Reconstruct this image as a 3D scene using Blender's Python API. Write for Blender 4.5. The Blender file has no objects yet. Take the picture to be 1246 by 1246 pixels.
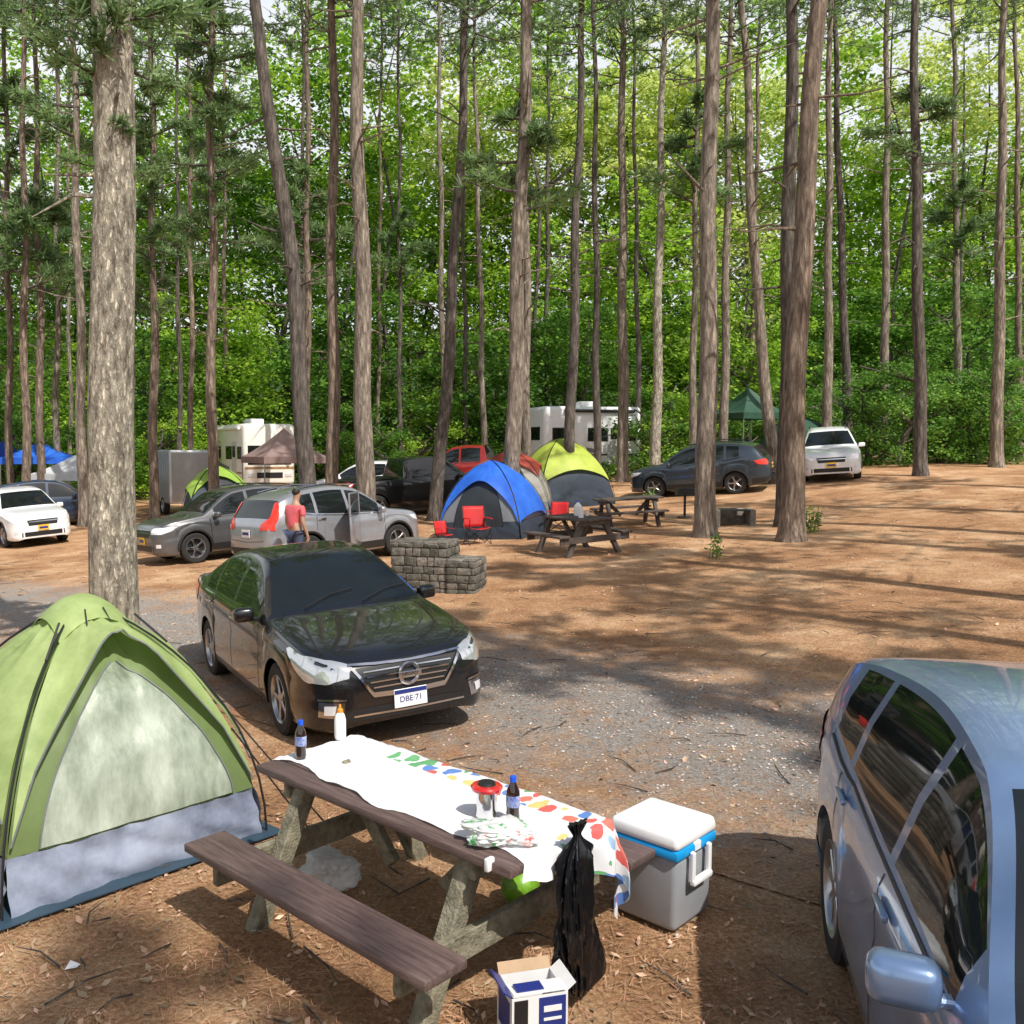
import bpy,bmesh,math,random
from mathutils import Vector as V, Matrix, Euler, noise
from mathutils.bvhtree import BVHTree
R=math.radians; PI=math.pi; rnd=random.Random(7)
sc=bpy.context.scene; col=sc.collection
F=1120.;H=2.55;HZ=545.
pit=math.atan((623-HZ)/F)
def ss(a,b,t):
    t=min(1,max(0,(t-a)/(b-a))); return t*t*(3-2*t)
def g(x,y):
    xx=max(-25,min(18,x))
    z=ss(4,10,y)*0.055*xx+0.2*ss(10,20,y)+0.05*max(0,min(xx,14)-7)*ss(15,28,y)+.035*max(0,min(y,75)-24)
    r=math.hypot(x,y-20); z+=.22*max(0,r-62)*ss(62,75,r)
    return z
def ray(px,py):
    return V(((px-520)/F,0,0))+V((0,math.sin(pit),math.cos(pit)))*((623-py)/F)+V((0,math.cos(pit),-math.sin(pit)))
def gp(px,py):
    d=ray(px,py); t=1.
    while t<120:
        p=V((0,0,H))+d*t
        if p.z<g(p.x,p.y): break
        t+=.02
    return V((p.x,p.y,g(p.x,p.y)))
def pz(px,py,z):
    d=ray(px,py); t=(z-H)/d.z; return V((0,0,H))+d*t
def py_(px,py,y):
    d=ray(px,py); t=y/d.y; return V((0,0,H))+d*t
def gd(px,D):
    x=(px-520)/F*D; return V((x,D,g(x,D)))
# ---------- materials
def nn(nt,t,**k):
    n=nt.nodes.new(t)
    for a,b in k.items(): setattr(n,a,b)
    return n
def M(name,c,r=.6,m=0,var=.12,scale=6,bump=0,bs=40,coat=0,c2=None,stretch=None,spec=.5,island=0,trans=0,em=0,crack=0):
    mt=bpy.data.materials.new(name); mt.use_nodes=True; nt=mt.node_tree; b=nt.nodes['Principled BSDF']; L=nt.links
    tc=nn(nt,'ShaderNodeTexCoord'); src=tc.outputs['Object']
    if stretch:
        mp=nn(nt,'ShaderNodeMapping'); mp.inputs['Scale'].default_value=stretch; L.new(src,mp.inputs[0]); src=mp.outputs[0]
    no=nn(nt,'ShaderNodeTexNoise'); no.inputs['Scale'].default_value=scale; no.inputs['Detail'].default_value=8; no.inputs['Roughness'].default_value=.68; L.new(src,no.inputs['Vector'])
    ramp=nn(nt,'ShaderNodeValToRGB'); e=ramp.color_ramp.elements
    ca=[v*(1-var) for v in c]; cb=c2 if c2 else [min(1,v*(1+var)) for v in c]
    e[0].position=.35;e[1].position=.65;e[0].color=(*ca,1);e[1].color=(*cb,1)
    L.new(no.outputs['Fac'],ramp.inputs[0]); out=ramp.outputs[0]; hgt=None
    if crack:
        vo=nn(nt,'ShaderNodeTexVoronoi',feature='DISTANCE_TO_EDGE'); vo.inputs['Scale'].default_value=crack
        ads=nn(nt,'ShaderNodeMixRGB'); ads.inputs[0].default_value=.28; L.new(src,ads.inputs[1]); L.new(no.outputs['Color'],ads.inputs[2]); L.new(ads.outputs[0],vo.inputs['Vector'])
        mr=nn(nt,'ShaderNodeMapRange'); mr.inputs[2].default_value=.3; mr.inputs[3].default_value=.55; L.new(vo.outputs['Distance'],mr.inputs[0])
        mu=nn(nt,'ShaderNodeMixRGB',blend_type='MULTIPLY'); mu.inputs[0].default_value=1; L.new(out,mu.inputs[1]); L.new(mr.outputs[0],mu.inputs[2]); out=mu.outputs[0]; hgt=mr.outputs[0]
    if island:
        ge=nn(nt,'ShaderNodeNewGeometry'); hs=nn(nt,'ShaderNodeHueSaturation'); mr=nn(nt,'ShaderNodeMapRange')
        mr.inputs[3].default_value=1-island; mr.inputs[4].default_value=1+island
        L.new(ge.outputs['Random Per Island'],mr.inputs[0]); L.new(mr.outputs[0],hs.inputs['Value'])
        m2=nn(nt,'ShaderNodeMapRange'); m2.inputs[3].default_value=.5+island*.05; m2.inputs[4].default_value=.5-island*.05
        L.new(ge.outputs['Random Per Island'],m2.inputs[0]); L.new(m2.outputs[0],hs.inputs['Hue'])
        L.new(out,hs.inputs['Color']); out=hs.outputs[0]
    L.new(out,b.inputs['Base Color'])
    b.inputs['Roughness'].default_value=r; b.inputs['Metallic'].default_value=m; b.inputs['Specular IOR Level'].default_value=spec
    b.inputs['Coat Weight'].default_value=coat; b.inputs['Coat Roughness'].default_value=.03
    if bump:
        n2=nn(nt,'ShaderNodeTexNoise'); n2.inputs['Scale'].default_value=bs; n2.inputs['Detail'].default_value=6; L.new(src,n2.inputs['Vector'])
        bu=nn(nt,'ShaderNodeBump'); bu.inputs['Strength'].default_value=bump; bu.inputs['Distance'].default_value=.03
        hh=n2.outputs['Fac']
        if hgt:
            am=nn(nt,'ShaderNodeMath',operation='ADD'); L.new(hh,am.inputs[0]); L.new(hgt,am.inputs[1]); hh=am.outputs[0]
        L.new(hh,bu.inputs['Height']); L.new(bu.outputs[0],b.inputs['Normal'])
    if trans:
        tr=nn(nt,'ShaderNodeBsdfTranslucent'); L.new(out,tr.inputs[0]); mx=nn(nt,'ShaderNodeMixShader'); mx.inputs[0].default_value=trans
        o=nt.nodes['Material Output']; L.new(b.outputs[0],mx.inputs[1]); L.new(tr.outputs[0],mx.inputs[2]); L.new(mx.outputs[0],o.inputs[0])
    return mt
BS=(2.2,2.2,.45)
m_bark=M('bark',(.17,.13,.095),.95,c2=(.48,.40,.32),scale=5,stretch=BS,bump=1,bs=9,crack=6)
m_bark2=M('bark_dark',(.075,.06,.05),.95,c2=(.24,.20,.165),scale=5,stretch=BS,bump=1,bs=9,crack=6)
m_barkr=M('bark_brown',(.15,.105,.076),.95,c2=(.42,.32,.24),scale=5,stretch=BS,bump=1,bs=9,crack=6)
m_barkB=M('bark_pale_rough',(.22,.18,.13),.95,c2=(.95,.86,.68),scale=6,stretch=(2.2,2.2,.7),bump=1,bs=14,crack=13)
m_needle=M('pine_needles',(.12,.21,.08),.55,c2=(.28,.42,.16),scale=1.2,island=.35,trans=.45)
m_leafA=M('leaf_bright',(.24,.46,.04),.5,c2=(.50,.72,.09),scale=.6,island=.35,trans=.55)
m_leafB=M('leaf_mid',(.07,.19,.027),.5,c2=(.22,.43,.06),scale=.6,island=.4,trans=.45)
m_leafC=M('leaf_yellow',(.48,.60,.12),.5,c2=(.80,.88,.32),scale=.6,island=.35,trans=.55)
m_black=M('black_plastic',(.015,.015,.016),.45)
m_rubber=M('rubber',(.02,.02,.02),.85)
m_chrome=M('chrome',(.7,.7,.72),.12,1,var=.03)
m_alloy=M('alloy',(.45,.45,.46),.3,.9,var=.05)
m_glass=M('car_glass',(.010,.013,.013),.03,0,spec=.7)
m_lamp=M('lamp_lens',(.62,.64,.66),.08,.6,var=.04,scale=3,coat=1)
m_lampi=M('lamp_bulb',(.9,.9,.92),.1,.3,var=.02,coat=1)
m_red=M('tail_lens',(.75,.04,.02),.2,coat=.5)
m_white=M('white_plastic',(.84,.84,.83),.35,var=.03)
m_amber=M('amber_plate',(.75,.45,.05),.4,var=.05)
m_navy=M('navy_print',(.02,.035,.2),.4,var=.03)
m_wood=M('brown_painted_wood',(.085,.055,.05),.5,c2=(.18,.12,.105),scale=4,stretch=(1,12,12),bump=.4,bs=30)
m_woodg=M('weathered_green_timber',(.12,.11,.07),.85,c2=(.30,.27,.19),scale=4,stretch=(3,3,3),bump=.5,bs=25)
m_woodd=M('old_dark_table_wood',(.05,.04,.033),.75,c2=(.12,.09,.075),scale=5)
m_stone=M('field_stone',(.085,.078,.065),.9,c2=(.20,.18,.145),scale=7,island=.5,bump=.8,bs=18)
m_mortar=M('mortar',(.15,.135,.115),.95,bump=.5)
# ---------- mesh collector
class G:
    def __init__(s): s.v=[];s.f=[]
    def add(s,vs,fs,mx=None):
        o=len(s.v); s.v+=[(mx@V(p)) if mx else V(p) for p in vs]; s.f+=[tuple(i+o for i in f) for f in fs]; return s
    def box(s,d,c=(0,0,0),rot=(0,0,0),bev=0,seg=2,taper=1):
        bm=bmesh.new(); bmesh.ops.create_cube(bm,size=1)
        for v in bm.verts:
            k=taper if v.co.z>0 else 1
            v.co=V((v.co.x*d[0]*k,v.co.y*d[1]*k,v.co.z*d[2]))
        if bev: bmesh.ops.bevel(bm,geom=bm.edges[:],offset=bev,segments=seg,affect='EDGES',profile=.5)
        bm.verts.index_update(); mx=Matrix.Translation(c)@(Euler(rot).to_matrix().to_4x4() if not isinstance(rot,Matrix) else rot.to_4x4())
        s.add([v.co.copy() for v in bm.verts],[[v.index for v in f.verts] for f in bm.faces],mx); bm.free(); return s
    def tube(s,pts,rs,n=8,cap=True):
        pts=[V(p) for p in pts]
        if not hasattr(rs,'__len__'): rs=[rs]*len(pts)
        o=len(s.v); up=None
        for i,p in enumerate(pts):
            d=(pts[min(i+1,len(pts)-1)]-pts[max(i-1,0)]).normalized()
            if up is None:
                up=d.orthogonal().normalized()
            up=(up-d*up.dot(d)).normalized(); w=d.cross(up)
            for k in range(n):
                a=2*PI*k/n; s.v.append(p+(up*math.cos(a)+w*math.sin(a))*rs[i])
        for i in range(len(pts)-1):
            for k in range(n):
                a=o+i*n+k;b=o+i*n+(k+1)%n; s.f.append((a,b,b+n,a+n))
        if cap:
            s.f.append(tuple(o+k for k in range(n))[::-1]); q=o+(len(pts)-1)*n; s.f.append(tuple(q+k for k in range(n)))
        return s
    def lathe(s,prof,n=20,mx=None,closed=False):
        vs=[];fs=[]
        for r,z in prof:
            for k in range(n): vs.append((r*math.cos(2*PI*k/n),r*math.sin(2*PI*k/n),z))
        m=len(prof)
        for i in range(m if closed else m-1):
            j=(i+1)%m
            for k in range(n): fs.append((i*n+k,i*n+(k+1)%n,j*n+(k+1)%n,j*n+k))
        return s.add(vs,fs,mx)
    def grid(s,fn,nu,nv):
        o=len(s.v)
        for i in range(nu+1):
            for j in range(nv+1): s.v.append(V(fn(i/nu,j/nv)))
        for i in range(nu):
            for j in range(nv):
                a=o+i*(nv+1)+j; s.f.append((a,a+nv+1,a+nv+2,a+1))
        return s
    def build(s,name,mat,parent=None,ang=35,solid=0):
        me=bpy.data.meshes.new(name); me.from_pydata(s.v,[],s.f)
        me.materials.append(mat)
        if ang:
            me.polygons.foreach_set('use_smooth',[True]*len(me.polygons)); me.set_sharp_from_angle(angle=R(ang))
        o=bpy.data.objects.new(name,me); col.objects.link(o)
        if parent: o.parent=parent
        if solid:
            md=o.modifiers.new('t','SOLIDIFY'); md.thickness=solid; md.offset=0
        return o
def tag(o,label,cat,group=None,kind=None):
    if label:o['label']=label
    if cat:o['category']=cat
    if group:o['group']=group
    if kind:o['kind']=kind
    return o
def frame(x,y,rz,tilt=True):
    e=.4
    n=V((-(g(x+e,y)-g(x-e,y))/(2*e),-(g(x,y+e)-g(x,y-e))/(2*e),1)).normalized() if tilt else V((0,0,1))
    h=V((math.cos(rz),math.sin(rz),0)); l=n.cross(h).normalized(); h=l.cross(n)
    return Matrix((h,l,n)).transposed()
def thing(name,label,cat,loc,rz=0,group=None,tilt=False,z=None):
    o=bpy.data.objects.new(name,None); col.objects.link(o); o.empty_display_size=.2
    o.location=(loc[0],loc[1],g(loc[0],loc[1]) if z is None else z); o.rotation_euler=frame(loc[0],loc[1],rz,tilt).to_euler()
    return tag(o,label,cat,group)
def text(s,size,mat,parent,loc,rot,name='lettering'):
    cu=bpy.data.curves.new('t','FONT'); cu.body=s; cu.size=size; cu.align_x='CENTER'; cu.align_y='CENTER'; cu.extrude=.001
    t=bpy.data.objects.new('t',cu); col.objects.link(t); dg=bpy.context.evaluated_depsgraph_get(); dg.update()
    me=bpy.data.meshes.new_from_object(t.evaluated_get(dg)); bpy.data.objects.remove(t); me.materials.clear(); me.materials.append(mat)
    o=bpy.data.objects.new(name,me); col.objects.link(o); o.parent=parent; o.location=loc; o.rotation_euler=rot; return o
# ---------- ground
gm=bpy.data.materials.new('pine_litter'); gm.use_nodes=True
def litter(nt):
    L=nt.links; ge=nn(nt,'ShaderNodeNewGeometry'); P=ge.outputs['Position']
    def N(s,d=6,r=.6):
        n=nn(nt,'ShaderNodeTexNoise'); n.inputs['Scale'].default_value=s; n.inputs['Detail'].default_value=d; n.inputs['Roughness'].default_value=r; L.new(P,n.inputs['Vector']); return n.outputs['Fac']
    r1=nn(nt,'ShaderNodeValToRGB'); e=r1.color_ramp.elements
    e[0].position=.37; e[0].color=(.12,.057,.028,1); e[1].position=.63; e[1].color=(.97,.70,.44,1)
    k=e.new(.5); k.color=(.52,.28,.14,1)
    mixf=nn(nt,'ShaderNodeMath',operation='MULTIPLY_ADD'); mixf.inputs[1].default_value=.58
    m2=nn(nt,'ShaderNodeMath',operation='MULTIPLY'); m2.inputs[1].default_value=.42; L.new(N(.7,7,.7),m2.inputs[0])
    L.new(N(34,9,.85),mixf.inputs[0]); L.new(m2.outputs[0],mixf.inputs[2]); L.new(mixf.outputs[0],r1.inputs[0])
    bu=nn(nt,'ShaderNodeBump'); bu.inputs['Strength'].default_value=1; bu.inputs['Distance'].default_value=.06; L.new(N(18,8,.75),bu.inputs['Height'])
    vm=nn(nt,'ShaderNodeVectorMath',operation='DISTANCE'); vm.inputs[1].default_value=(0,8,0); L.new(P,vm.inputs[0])
    fm=nn(nt,'ShaderNodeMapRange'); fm.inputs[1].default_value=34; fm.inputs[2].default_value=44; L.new(vm.outputs['Value'],fm.inputs[0])
    mg=nn(nt,'ShaderNodeMix',data_type='RGBA'); L.new(fm.outputs[0],mg.inputs[0]); L.new(r1.outputs[0],mg.inputs[6]); mg.inputs[7].default_value=(.035,.07,.018,1)
    return mg.outputs[2],bu.outputs[0],N
nt=gm.node_tree; c,bn,_=litter(nt); b=nt.nodes['Principled BSDF']; b.inputs['Roughness'].default_value=.95; b.inputs['Specular IOR Level'].default_value=.2; nt.links.new(c,b.inputs['Base Color']); nt.links.new(bn,b.inputs['Normal'])
def axis(lo,hi,a,b_,f,cst):
    r=[];x=lo
    while x<hi:
        r.append(x); x+= f if a<=x<b_ else cst
    r.append(hi); return r
G1=G(); xs=axis(-150,150,-26,26,.5,4); ys=axis(-80,190,0,36,.5,4); nx=len(xs)
for y in ys:
    for x in xs: G1.v.append(V((x,y,g(x,y))))
for j in range(len(ys)-1):
    for i in range(nx-1):
        a=j*nx+i; G1.f.append((a,a+1,a+nx+1,a+nx))
tag(G1.build('ground',gm,ang=180),'orange brown forest floor of fallen pine needles',None,kind='structure')
# road
rm=bpy.data.materials.new('gravel'); rm.use_nodes=True; nt=rm.node_tree; L=nt.links
c,bn,N=litter(nt); b=nt.nodes['Principled BSDF']; b.inputs['Roughness'].default_value=.95; b.inputs['Specular IOR Level'].default_value=.2
rr=nn(nt,'ShaderNodeValToRGB'); rr.color_ramp.elements[0].position=.38; rr.color_ramp.elements[0].color=(.08,.07,.063,1); rr.color_ramp.elements[1].position=.64; rr.color_ramp.elements[1].color=(.70,.64,.58,1)
L.new(N(40,9,.95),rr.inputs[0])
at=nn(nt,'ShaderNodeAttribute',attribute_name='edge')
ad=nn(nt,'ShaderNodeMath',operation='ADD'); L.new(at.outputs['Fac'],ad.inputs[0]); s2=nn(nt,'ShaderNodeMath',operation='MULTIPLY_ADD'); s2.inputs[1].default_value=4.4; s2.inputs[2].default_value=-2.2; L.new(N(1.7,12,.86),s2.inputs[0]); L.new(s2.outputs[0],ad.inputs[1])
mr=nn(nt,'ShaderNodeMapRange'); mr.inputs[1].default_value=.0; mr.inputs[2].default_value=1.0; L.new(ad.outputs[0],mr.inputs[0])
m5=nn(nt,'ShaderNodeMapRange'); m5.inputs[1].default_value=.75; L.new(at.outputs['Fac'],m5.inputs[0]); m6=nn(nt,'ShaderNodeMath',operation='MAXIMUM'); L.new(mr.outputs[0],m6.inputs[0]); L.new(m5.outputs[0],m6.inputs[1])
mx=nn(nt,'ShaderNodeMix',data_type='RGBA'); L.new(m6.outputs[0],mx.inputs[0]); L.new(rr.outputs[0],mx.inputs[6]); L.new(c,mx.inputs[7]); L.new(mx.outputs[2],b.inputs['Base Color']); L.new(bn,b.inputs['Normal'])
cl=[(16,1.5),(9,3.6),(5,5.8),(2.6,7.6),(0.2,10.1),(-3,13),(-7,16),(-11,18.8),(-18,23.5),(-30,31),(-45,38)]
def crs(pts,n):
    out=[]
    for i in range(len(pts)-1):
        p=[V((*pts[max(0,min(len(pts)-1,i+k))],0)) for k in(-1,0,1,2)]
        for j in range(n):
            t=j/n; out.append(.5*((2*p[1])+(p[2]-p[0])*t+(2*p[0]-5*p[1]+4*p[2]-p[3])*t*t+(3*p[1]-p[0]-3*p[2]+p[3])*t**3))
    return out
C=crs(cl,14); Rd=G(); ev=[]; nw=12; peb=G()
for i,p in enumerate(C):
    d=(C[min(i+1,len(C)-1)]-C[max(i-1,0)]).normalized(); n=V((-d.y,d.x,0))
    for k in range(nw+1):
        t=k/nw*2-1; q=p+n*t*2.3; Rd.v.append(V((q.x,q.y,g(q.x,q.y)+.012))); ev.append(abs(t)**1.7)
    if 10<i<85:
        for _ in range(110):
            q=p+n*rnd.gauss(0,.95)+d*rnd.uniform(-.3,.3); s=rnd.uniform(.006,.019); z=g(q.x,q.y)+.012+s*.3; a=rnd.uniform(0,6)
            c_,s_=math.cos(a)*s,math.sin(a)*s; peb.add([(q.x+c_,q.y+s_,z),(q.x-s_*.8,q.y+c_*.8,z),(q.x-c_,q.y-s_,z),(q.x+s_*.8,q.y-c_*.8,z),(q.x,q.y,z+s*.6)],[(0,1,4),(1,2,4),(2,3,4),(3,0,4)])
for i in range(len(C)-1):
    for k in range(nw):
        a=i*(nw+1)+k; Rd.f.append((a,a+1,a+nw+2,a+nw+1))
ro=Rd.build('road',rm,ang=180); at=ro.data.attributes.new('edge','FLOAT','POINT'); at.data.foreach_set('value',ev)
tag(ro,'narrow grey gravel campground lane',None,kind='structure')
tag(peb.build('gravel_stones',M('pebble',(.22,.20,.18),.9,c2=(.55,.5,.45),scale=2,island=.55),ang=0),'loose gravel stones scattered on the lane','gravel',kind='stuff')
# litter
lf=G()
for i in range(8000):
    y=2.5+24*rnd.random()**1.6; x=rnd.uniform(-.62,.72)*y+rnd.uniform(-.5,.5); z=g(x,y)+.014
    s=rnd.uniform(.010,.030)*(1.5 if rnd.random()<.08 else 1); a=rnd.uniform(0,6.3); e=Euler((rnd.uniform(-.5,.5),rnd.uniform(-.5,.5),a)).to_matrix()
    lf.add([e@V(q)+V((x,y,z)) for q in((-s,0,0),(-.2*s,-s*.5,.15*s),(s,0,.3*s),(.1*s,s*.5,.1*s))],[(0,1,2,3)])
tag(lf.build('fallen_leaves',M('dry_leaves',(.25,.14,.07),.8,c2=(.7,.5,.33),scale=2,island=.6),ang=0),'dry leaves scattered over the needles','leaves',kind='stuff')
nd=G()
for i in range(34000):
    y=2.6+11*rnd.random()**1.5; x=rnd.uniform(-.62,.72)*y; z=g(x,y)+.013+rnd.random()*.004
    l=rnd.uniform(.02,.048); w_=.0009*(1+y*.12); a=rnd.uniform(0,6.3); ca,sa=math.cos(a),math.sin(a); dz=rnd.uniform(0,.005)
    nd.add([(x-ca*l-sa*w_,y-sa*l+ca*w_,z),(x-ca*l+sa*w_,y-sa*l-ca*w_,z),(x+ca*l+sa*w_,y+sa*l-ca*w_,z+dz),(x+ca*l-sa*w_,y+sa*l+ca*w_,z+dz)],[(0,1,2,3)])
tag(nd.build('fallen_needles',M('dry_needles',(.24,.12,.06),.8,c2=(.66,.42,.24),scale=2,island=.5),ang=0),'loose dry pine needles on the forest floor','needles',kind='stuff')
tw=G()
for i in range(300):
    y=3+22*rnd.random()**1.4; x=rnd.uniform(-.6,.7)*y; z=g(x,y)+.02; a=rnd.uniform(0,6.3); l=rnd.uniform(.1,.45)
    p0=V((x,y,z)); p1=p0+V((math.cos(a)*l,math.sin(a)*l,.01)); pm=(p0+p1)/2+V((rnd.uniform(-.04,.04),rnd.uniform(-.04,.04),.01)); tw.tube([p0,pm,p1],[.006,.005,.002],5)
tag(tw.build('fallen_twigs',m_bark2),'thin twigs lying on the forest floor','twigs',kind='stuff')
# ---------- trees
def crown_pine(seed,hc=10,rad=3.2,nb=46,nt_=11,bl=.27,bw=.042):
    r=random.Random(seed); A=G(); B=G()
    for i in range(nb):
        f=(i+r.random())/nb; z=hc*f*.97; Ln=rad*(1-.8*f)*(r.uniform(.45,1.1)); a=r.uniform(0,2*PI)
        d=V((math.cos(a),math.sin(a),r.uniform(-.15,.35))); p0=V((0,0,z)); pts=[p0+d*Ln*k/4+V((0,0,.08*k*k*Ln/8)) for k in range(5)]
        B.tube(pts,[.035,.028,.02,.014,.006],5)
        for k in range(nt_):
            t=.35+.65*r.random(); c=p0+d*Ln*t+V((0,0,.08*16*t*t*Ln/8))+V((r.gauss(0,1),r.gauss(0,1),r.gauss(0,.5)))*.2*Ln*.5
            for q in range(9):
                dd=(d*.7+V((r.gauss(0,.7),r.gauss(0,.7),r.gauss(.25,.6)))).normalized(); w=dd.orthogonal().normalized()
                w=Matrix.Rotation(r.uniform(0,PI),3,dd)@w; l=bl*r.uniform(.6,1.2)
                A.add([c-w*bw*.5,c+w*bw*.5,c+dd*l+w*bw*.3,c+dd*l-w*bw*.3],[(0,1,2,3)])
    return A,B
def proto(fn):
    o=fn; d=o.data; bpy.data.objects.remove(o); return d
PC=[]
for s in range(4):
    A,B=crown_pine(s+1); PC.append((proto(A.build('crown',m_needle,ang=0)),proto(B.build('limbs',m_bark2))))
A,B=crown_pine(91,nb=56,nt_=16,bl=.3,bw=.05); DN=(proto(A.build('crown',m_needle,ang=0)),proto(B.build('limbs',m_bark2)))
A,B=crown_pine(77,hc=2.4,rad=2.1,nb=10,nt_=20,bl=.24,bw=.034); LOW=(proto(A.build('crown',m_needle,ang=0)),proto(B.build('limbs',m_bark2)))
def child(name,me,par,loc,rz=0,s=1):
    o=bpy.data.objects.new(name,me); col.objects.link(o); o.parent=par; o.location=loc; o.rotation_euler=(0,0,rz); o.scale=(s,s,s) if not hasattr(s,'__len__') else s; return o
def pine(base,slope,rad,Ht,label,mat=m_bark,group=None,cb=.64,lowz=(),stubs=14,curve=0,cs=1,wob=.05,n=12,dense=False):
    root=thing('pine_tree',label,'tree',base,0,group); r=random.Random(int(base.x*97+base.y*31)); T=G(); ph=r.uniform(0,6)
    def c(z):
        return V((slope*z+curve*math.sin(PI*min(1,z/14))+wob*math.sin(z*.9+ph)*min(1,z/3),wob*math.cos(z*.7+ph)*min(1,z/3),z))
    zs=[-.4,0,.15,.4,.9]+[1.6+ (Ht-1.6)*k/22 for k in range(23)]
    def rr(z): return rad*(1+.35*math.exp(-max(z,0)/.25))*(1-.72*max(z,0)/Ht)
    T.tube([c(z) for z in zs],[rr(z) for z in zs],n)
    for i in range(stubs):
        z=r.uniform(.22,.66)*Ht; a=r.uniform(0,2*PI); l=r.uniform(.3,1.9)*min(1,.3+z/12); p=c(z); d=V((math.cos(a),math.sin(a),r.uniform(-.2,.45)))
        T.tube([p,p+d*l*.5+V((0,0,r.uniform(-.06,.06))),p+d*l+V((0,0,r.uniform(-.2,.1)))],[min(.03,rad*.14)+.006,min(.02,rad*.09)+.004,.004],5)
    T.build('trunk',mat,root,ang=60)
    k=r.randrange(4); z0=Ht*cb; s=(Ht-z0)/9.6; q=c((z0+Ht)/2); q=V((q.x,q.y,z0)); a=r.uniform(0,6); cm_=DN if dense else PC[k]
    child('crown',cm_[0],root,q,a,(cs*.8,cs*.8,s)); child('limbs',cm_[1],root,q,a,(cs*.8,cs*.8,s))
    for z,sz in lowz:
        a=r.uniform(0,6); child('crown',LOW[0],root,c(z),a,sz); child('limbs',LOW[1],root,c(z),a,sz)
    return root
def ptree(px,py,pt,w,label,**k):
    b=gp(px,py) if py>0 else gd(px,-py); D=b.y; rad=w/2*D/F
    top=py_(pt,0,D); sl=(top.x-b.x)/(top.z-b.z); Ht=max(22,min(27,(top.z-b.z)*1.3)); k.setdefault('cs',1.1)
    return pine(b,sl,rad,Ht,label,**k)
ptree(140,836,134,60,'thick pale rough barked pine towering behind the green tent',mat=m_barkB,lowz=[(5.6,.42),(6.6,.7),(7.3,1.0)],stubs=8,n=24,wob=.03)
ptree(188,632,184,12,'slim pine just right of the thick pale trunk',mat=m_barkr,lowz=[(7,1.0),(9,1.2),(12,1.3)])
ptree(258,-27,257,14,'straight brown pine rising above the lime green tent',mat=m_barkr,lowz=[(8,1),(10,1.2),(12,1.3)])
ptree(378,-23,306,23,'dark pine leaning sharply left behind the silver suv',mat=m_bark2,curve=.25)
ptree(404,-26,405,17,'narrow upright pine left of the pair near the silver suv',mat=m_barkr)
ptree(446,-25,433,25,'stout brown pine standing in front of the black pickup',mat=m_bark)
ptree(529,633,569,17,'pine leaning right beside the stone fireplace',mat=m_bark2,curve=.1)
ptree(620,-24,642,22,'pine rising behind the blue tent, leaning slightly right',mat=m_bark,lowz=[(8,1.3)])
ptree(692,-30,709,14,'dark slender pine rising between tents and white trailer',mat=m_bark2)
ptree(758,586,757,14,'light brown pine at the right end of the white trailer',mat=m_bark)
ptree(797,586,808,13,'thin pale pine left of the dark suv',mat=m_barkB)
ptree(858,653,866,25,'stout straight pine standing in front of the dark suv',mat=m_bark)
ptree(945,588,903,15,'curving pine leaning left behind the dark suv tail',mat=m_bark,curve=-.2)
ptree(955,640,964,21,'upright grey pine just behind the leaning brown one',mat=m_bark2)
ptree(963,658,1003,29,'brown pine leaning right with weeds at its foot',mat=m_barkr,curve=-.15)
gb='slim pines standing in the far woods'
lb='slim pine trunk standing among the far woods'
for px,D,pt,w in [(374,38,374,10),(487,44,485,6),(541,40,533,8),(590,44,576,8),(641,33,640,12),(727,36,723,10),(880,38,888,12),(842,36,850,10),(12,36,5,10),(30,34,28,12),(50,35,42,11),(68,38,70,9),(101,32,88,14),(219,42,214,7),(233,36,230,8),(1032,38,1014,12),(1006,36,1010,13),(460,46,464,6),(568,45,560,6),(664,50,668,7),(778,43,770,7),(912,46,925,8),(274,48,272,7),(372,42,368,7),(160,44,158,8),(1075,40,1080,12),(1120,30,1112,16),(1165,44,1160,10),(1212,33,1222,15),(1240,41,1236,9),(-30,33,-25,13),(85,47,83,6)]:
    ptree(px,-D,pt,w,lb,group=gb,mat=rnd.choice([m_bark,m_bark2,m_barkr,m_bark]),n=8,cb=.7,cs=1,lowz=[(rnd.uniform(8,15),rnd.uniform(1,1.8))] if rnd.random()<(1 if px<450 else .15) else ())
for i,(x,y,Ht) in enumerate([(10.5,4.5,22),(15,9.5,23),(12,-1.5,21),(7.2,2.0,21),(-1.5,-2.2,21),(19,3.5,22),(12.8,-6,22),(18,15,22),(-12,1,22),(-15,9,22),(14.5,14.2,22),(20,20,22),(10.8,9.2,19),(8,-9,22)]):
    pine(V((x,y,g(x,y))),rnd.uniform(-.03,.03),.25,Ht,'tall pine outside the picture whose crown shades the ground',group='pines around the campsite',cs=1.1,cb=.55,dense=i%3!=1)
# broadleaf
def crown_leaf(seed,n=60,per=85,rx=3,rz=4.5,s0=.24):
    r=random.Random(seed); A=G()
    for i in range(n):
        u=V((r.gauss(0,1),r.gauss(0,1),r.gauss(0,1))).normalized(); k=r.uniform(.35,1)**.6; c=V((u.x*rx*k,u.y*rx*k,u.z*rz*k)); sg=r.uniform(.3,.6)
        for j in range(per):
            p=c+V((r.gauss(0,sg),r.gauss(0,sg),r.gauss(0,sg*.45))); s=s0*r.uniform(.5,1.1); e=Euler((r.uniform(-.8,.8),r.uniform(-.8,.8),r.uniform(0,6.3))).to_matrix()
            A.add([e@V(q)+p for q in((-s*.55,0,0),(0,-s*.38,0),(s*.6,0,0),(0,s*.38,.0))],[(0,1,2,3)])
    return A
LC=[proto(crown_leaf(20+s).build('crown',m,ang=0)) for s,m in enumerate([m_leafA,m_leafB,m_leafC,m_leafB,m_leafA])]
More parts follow.
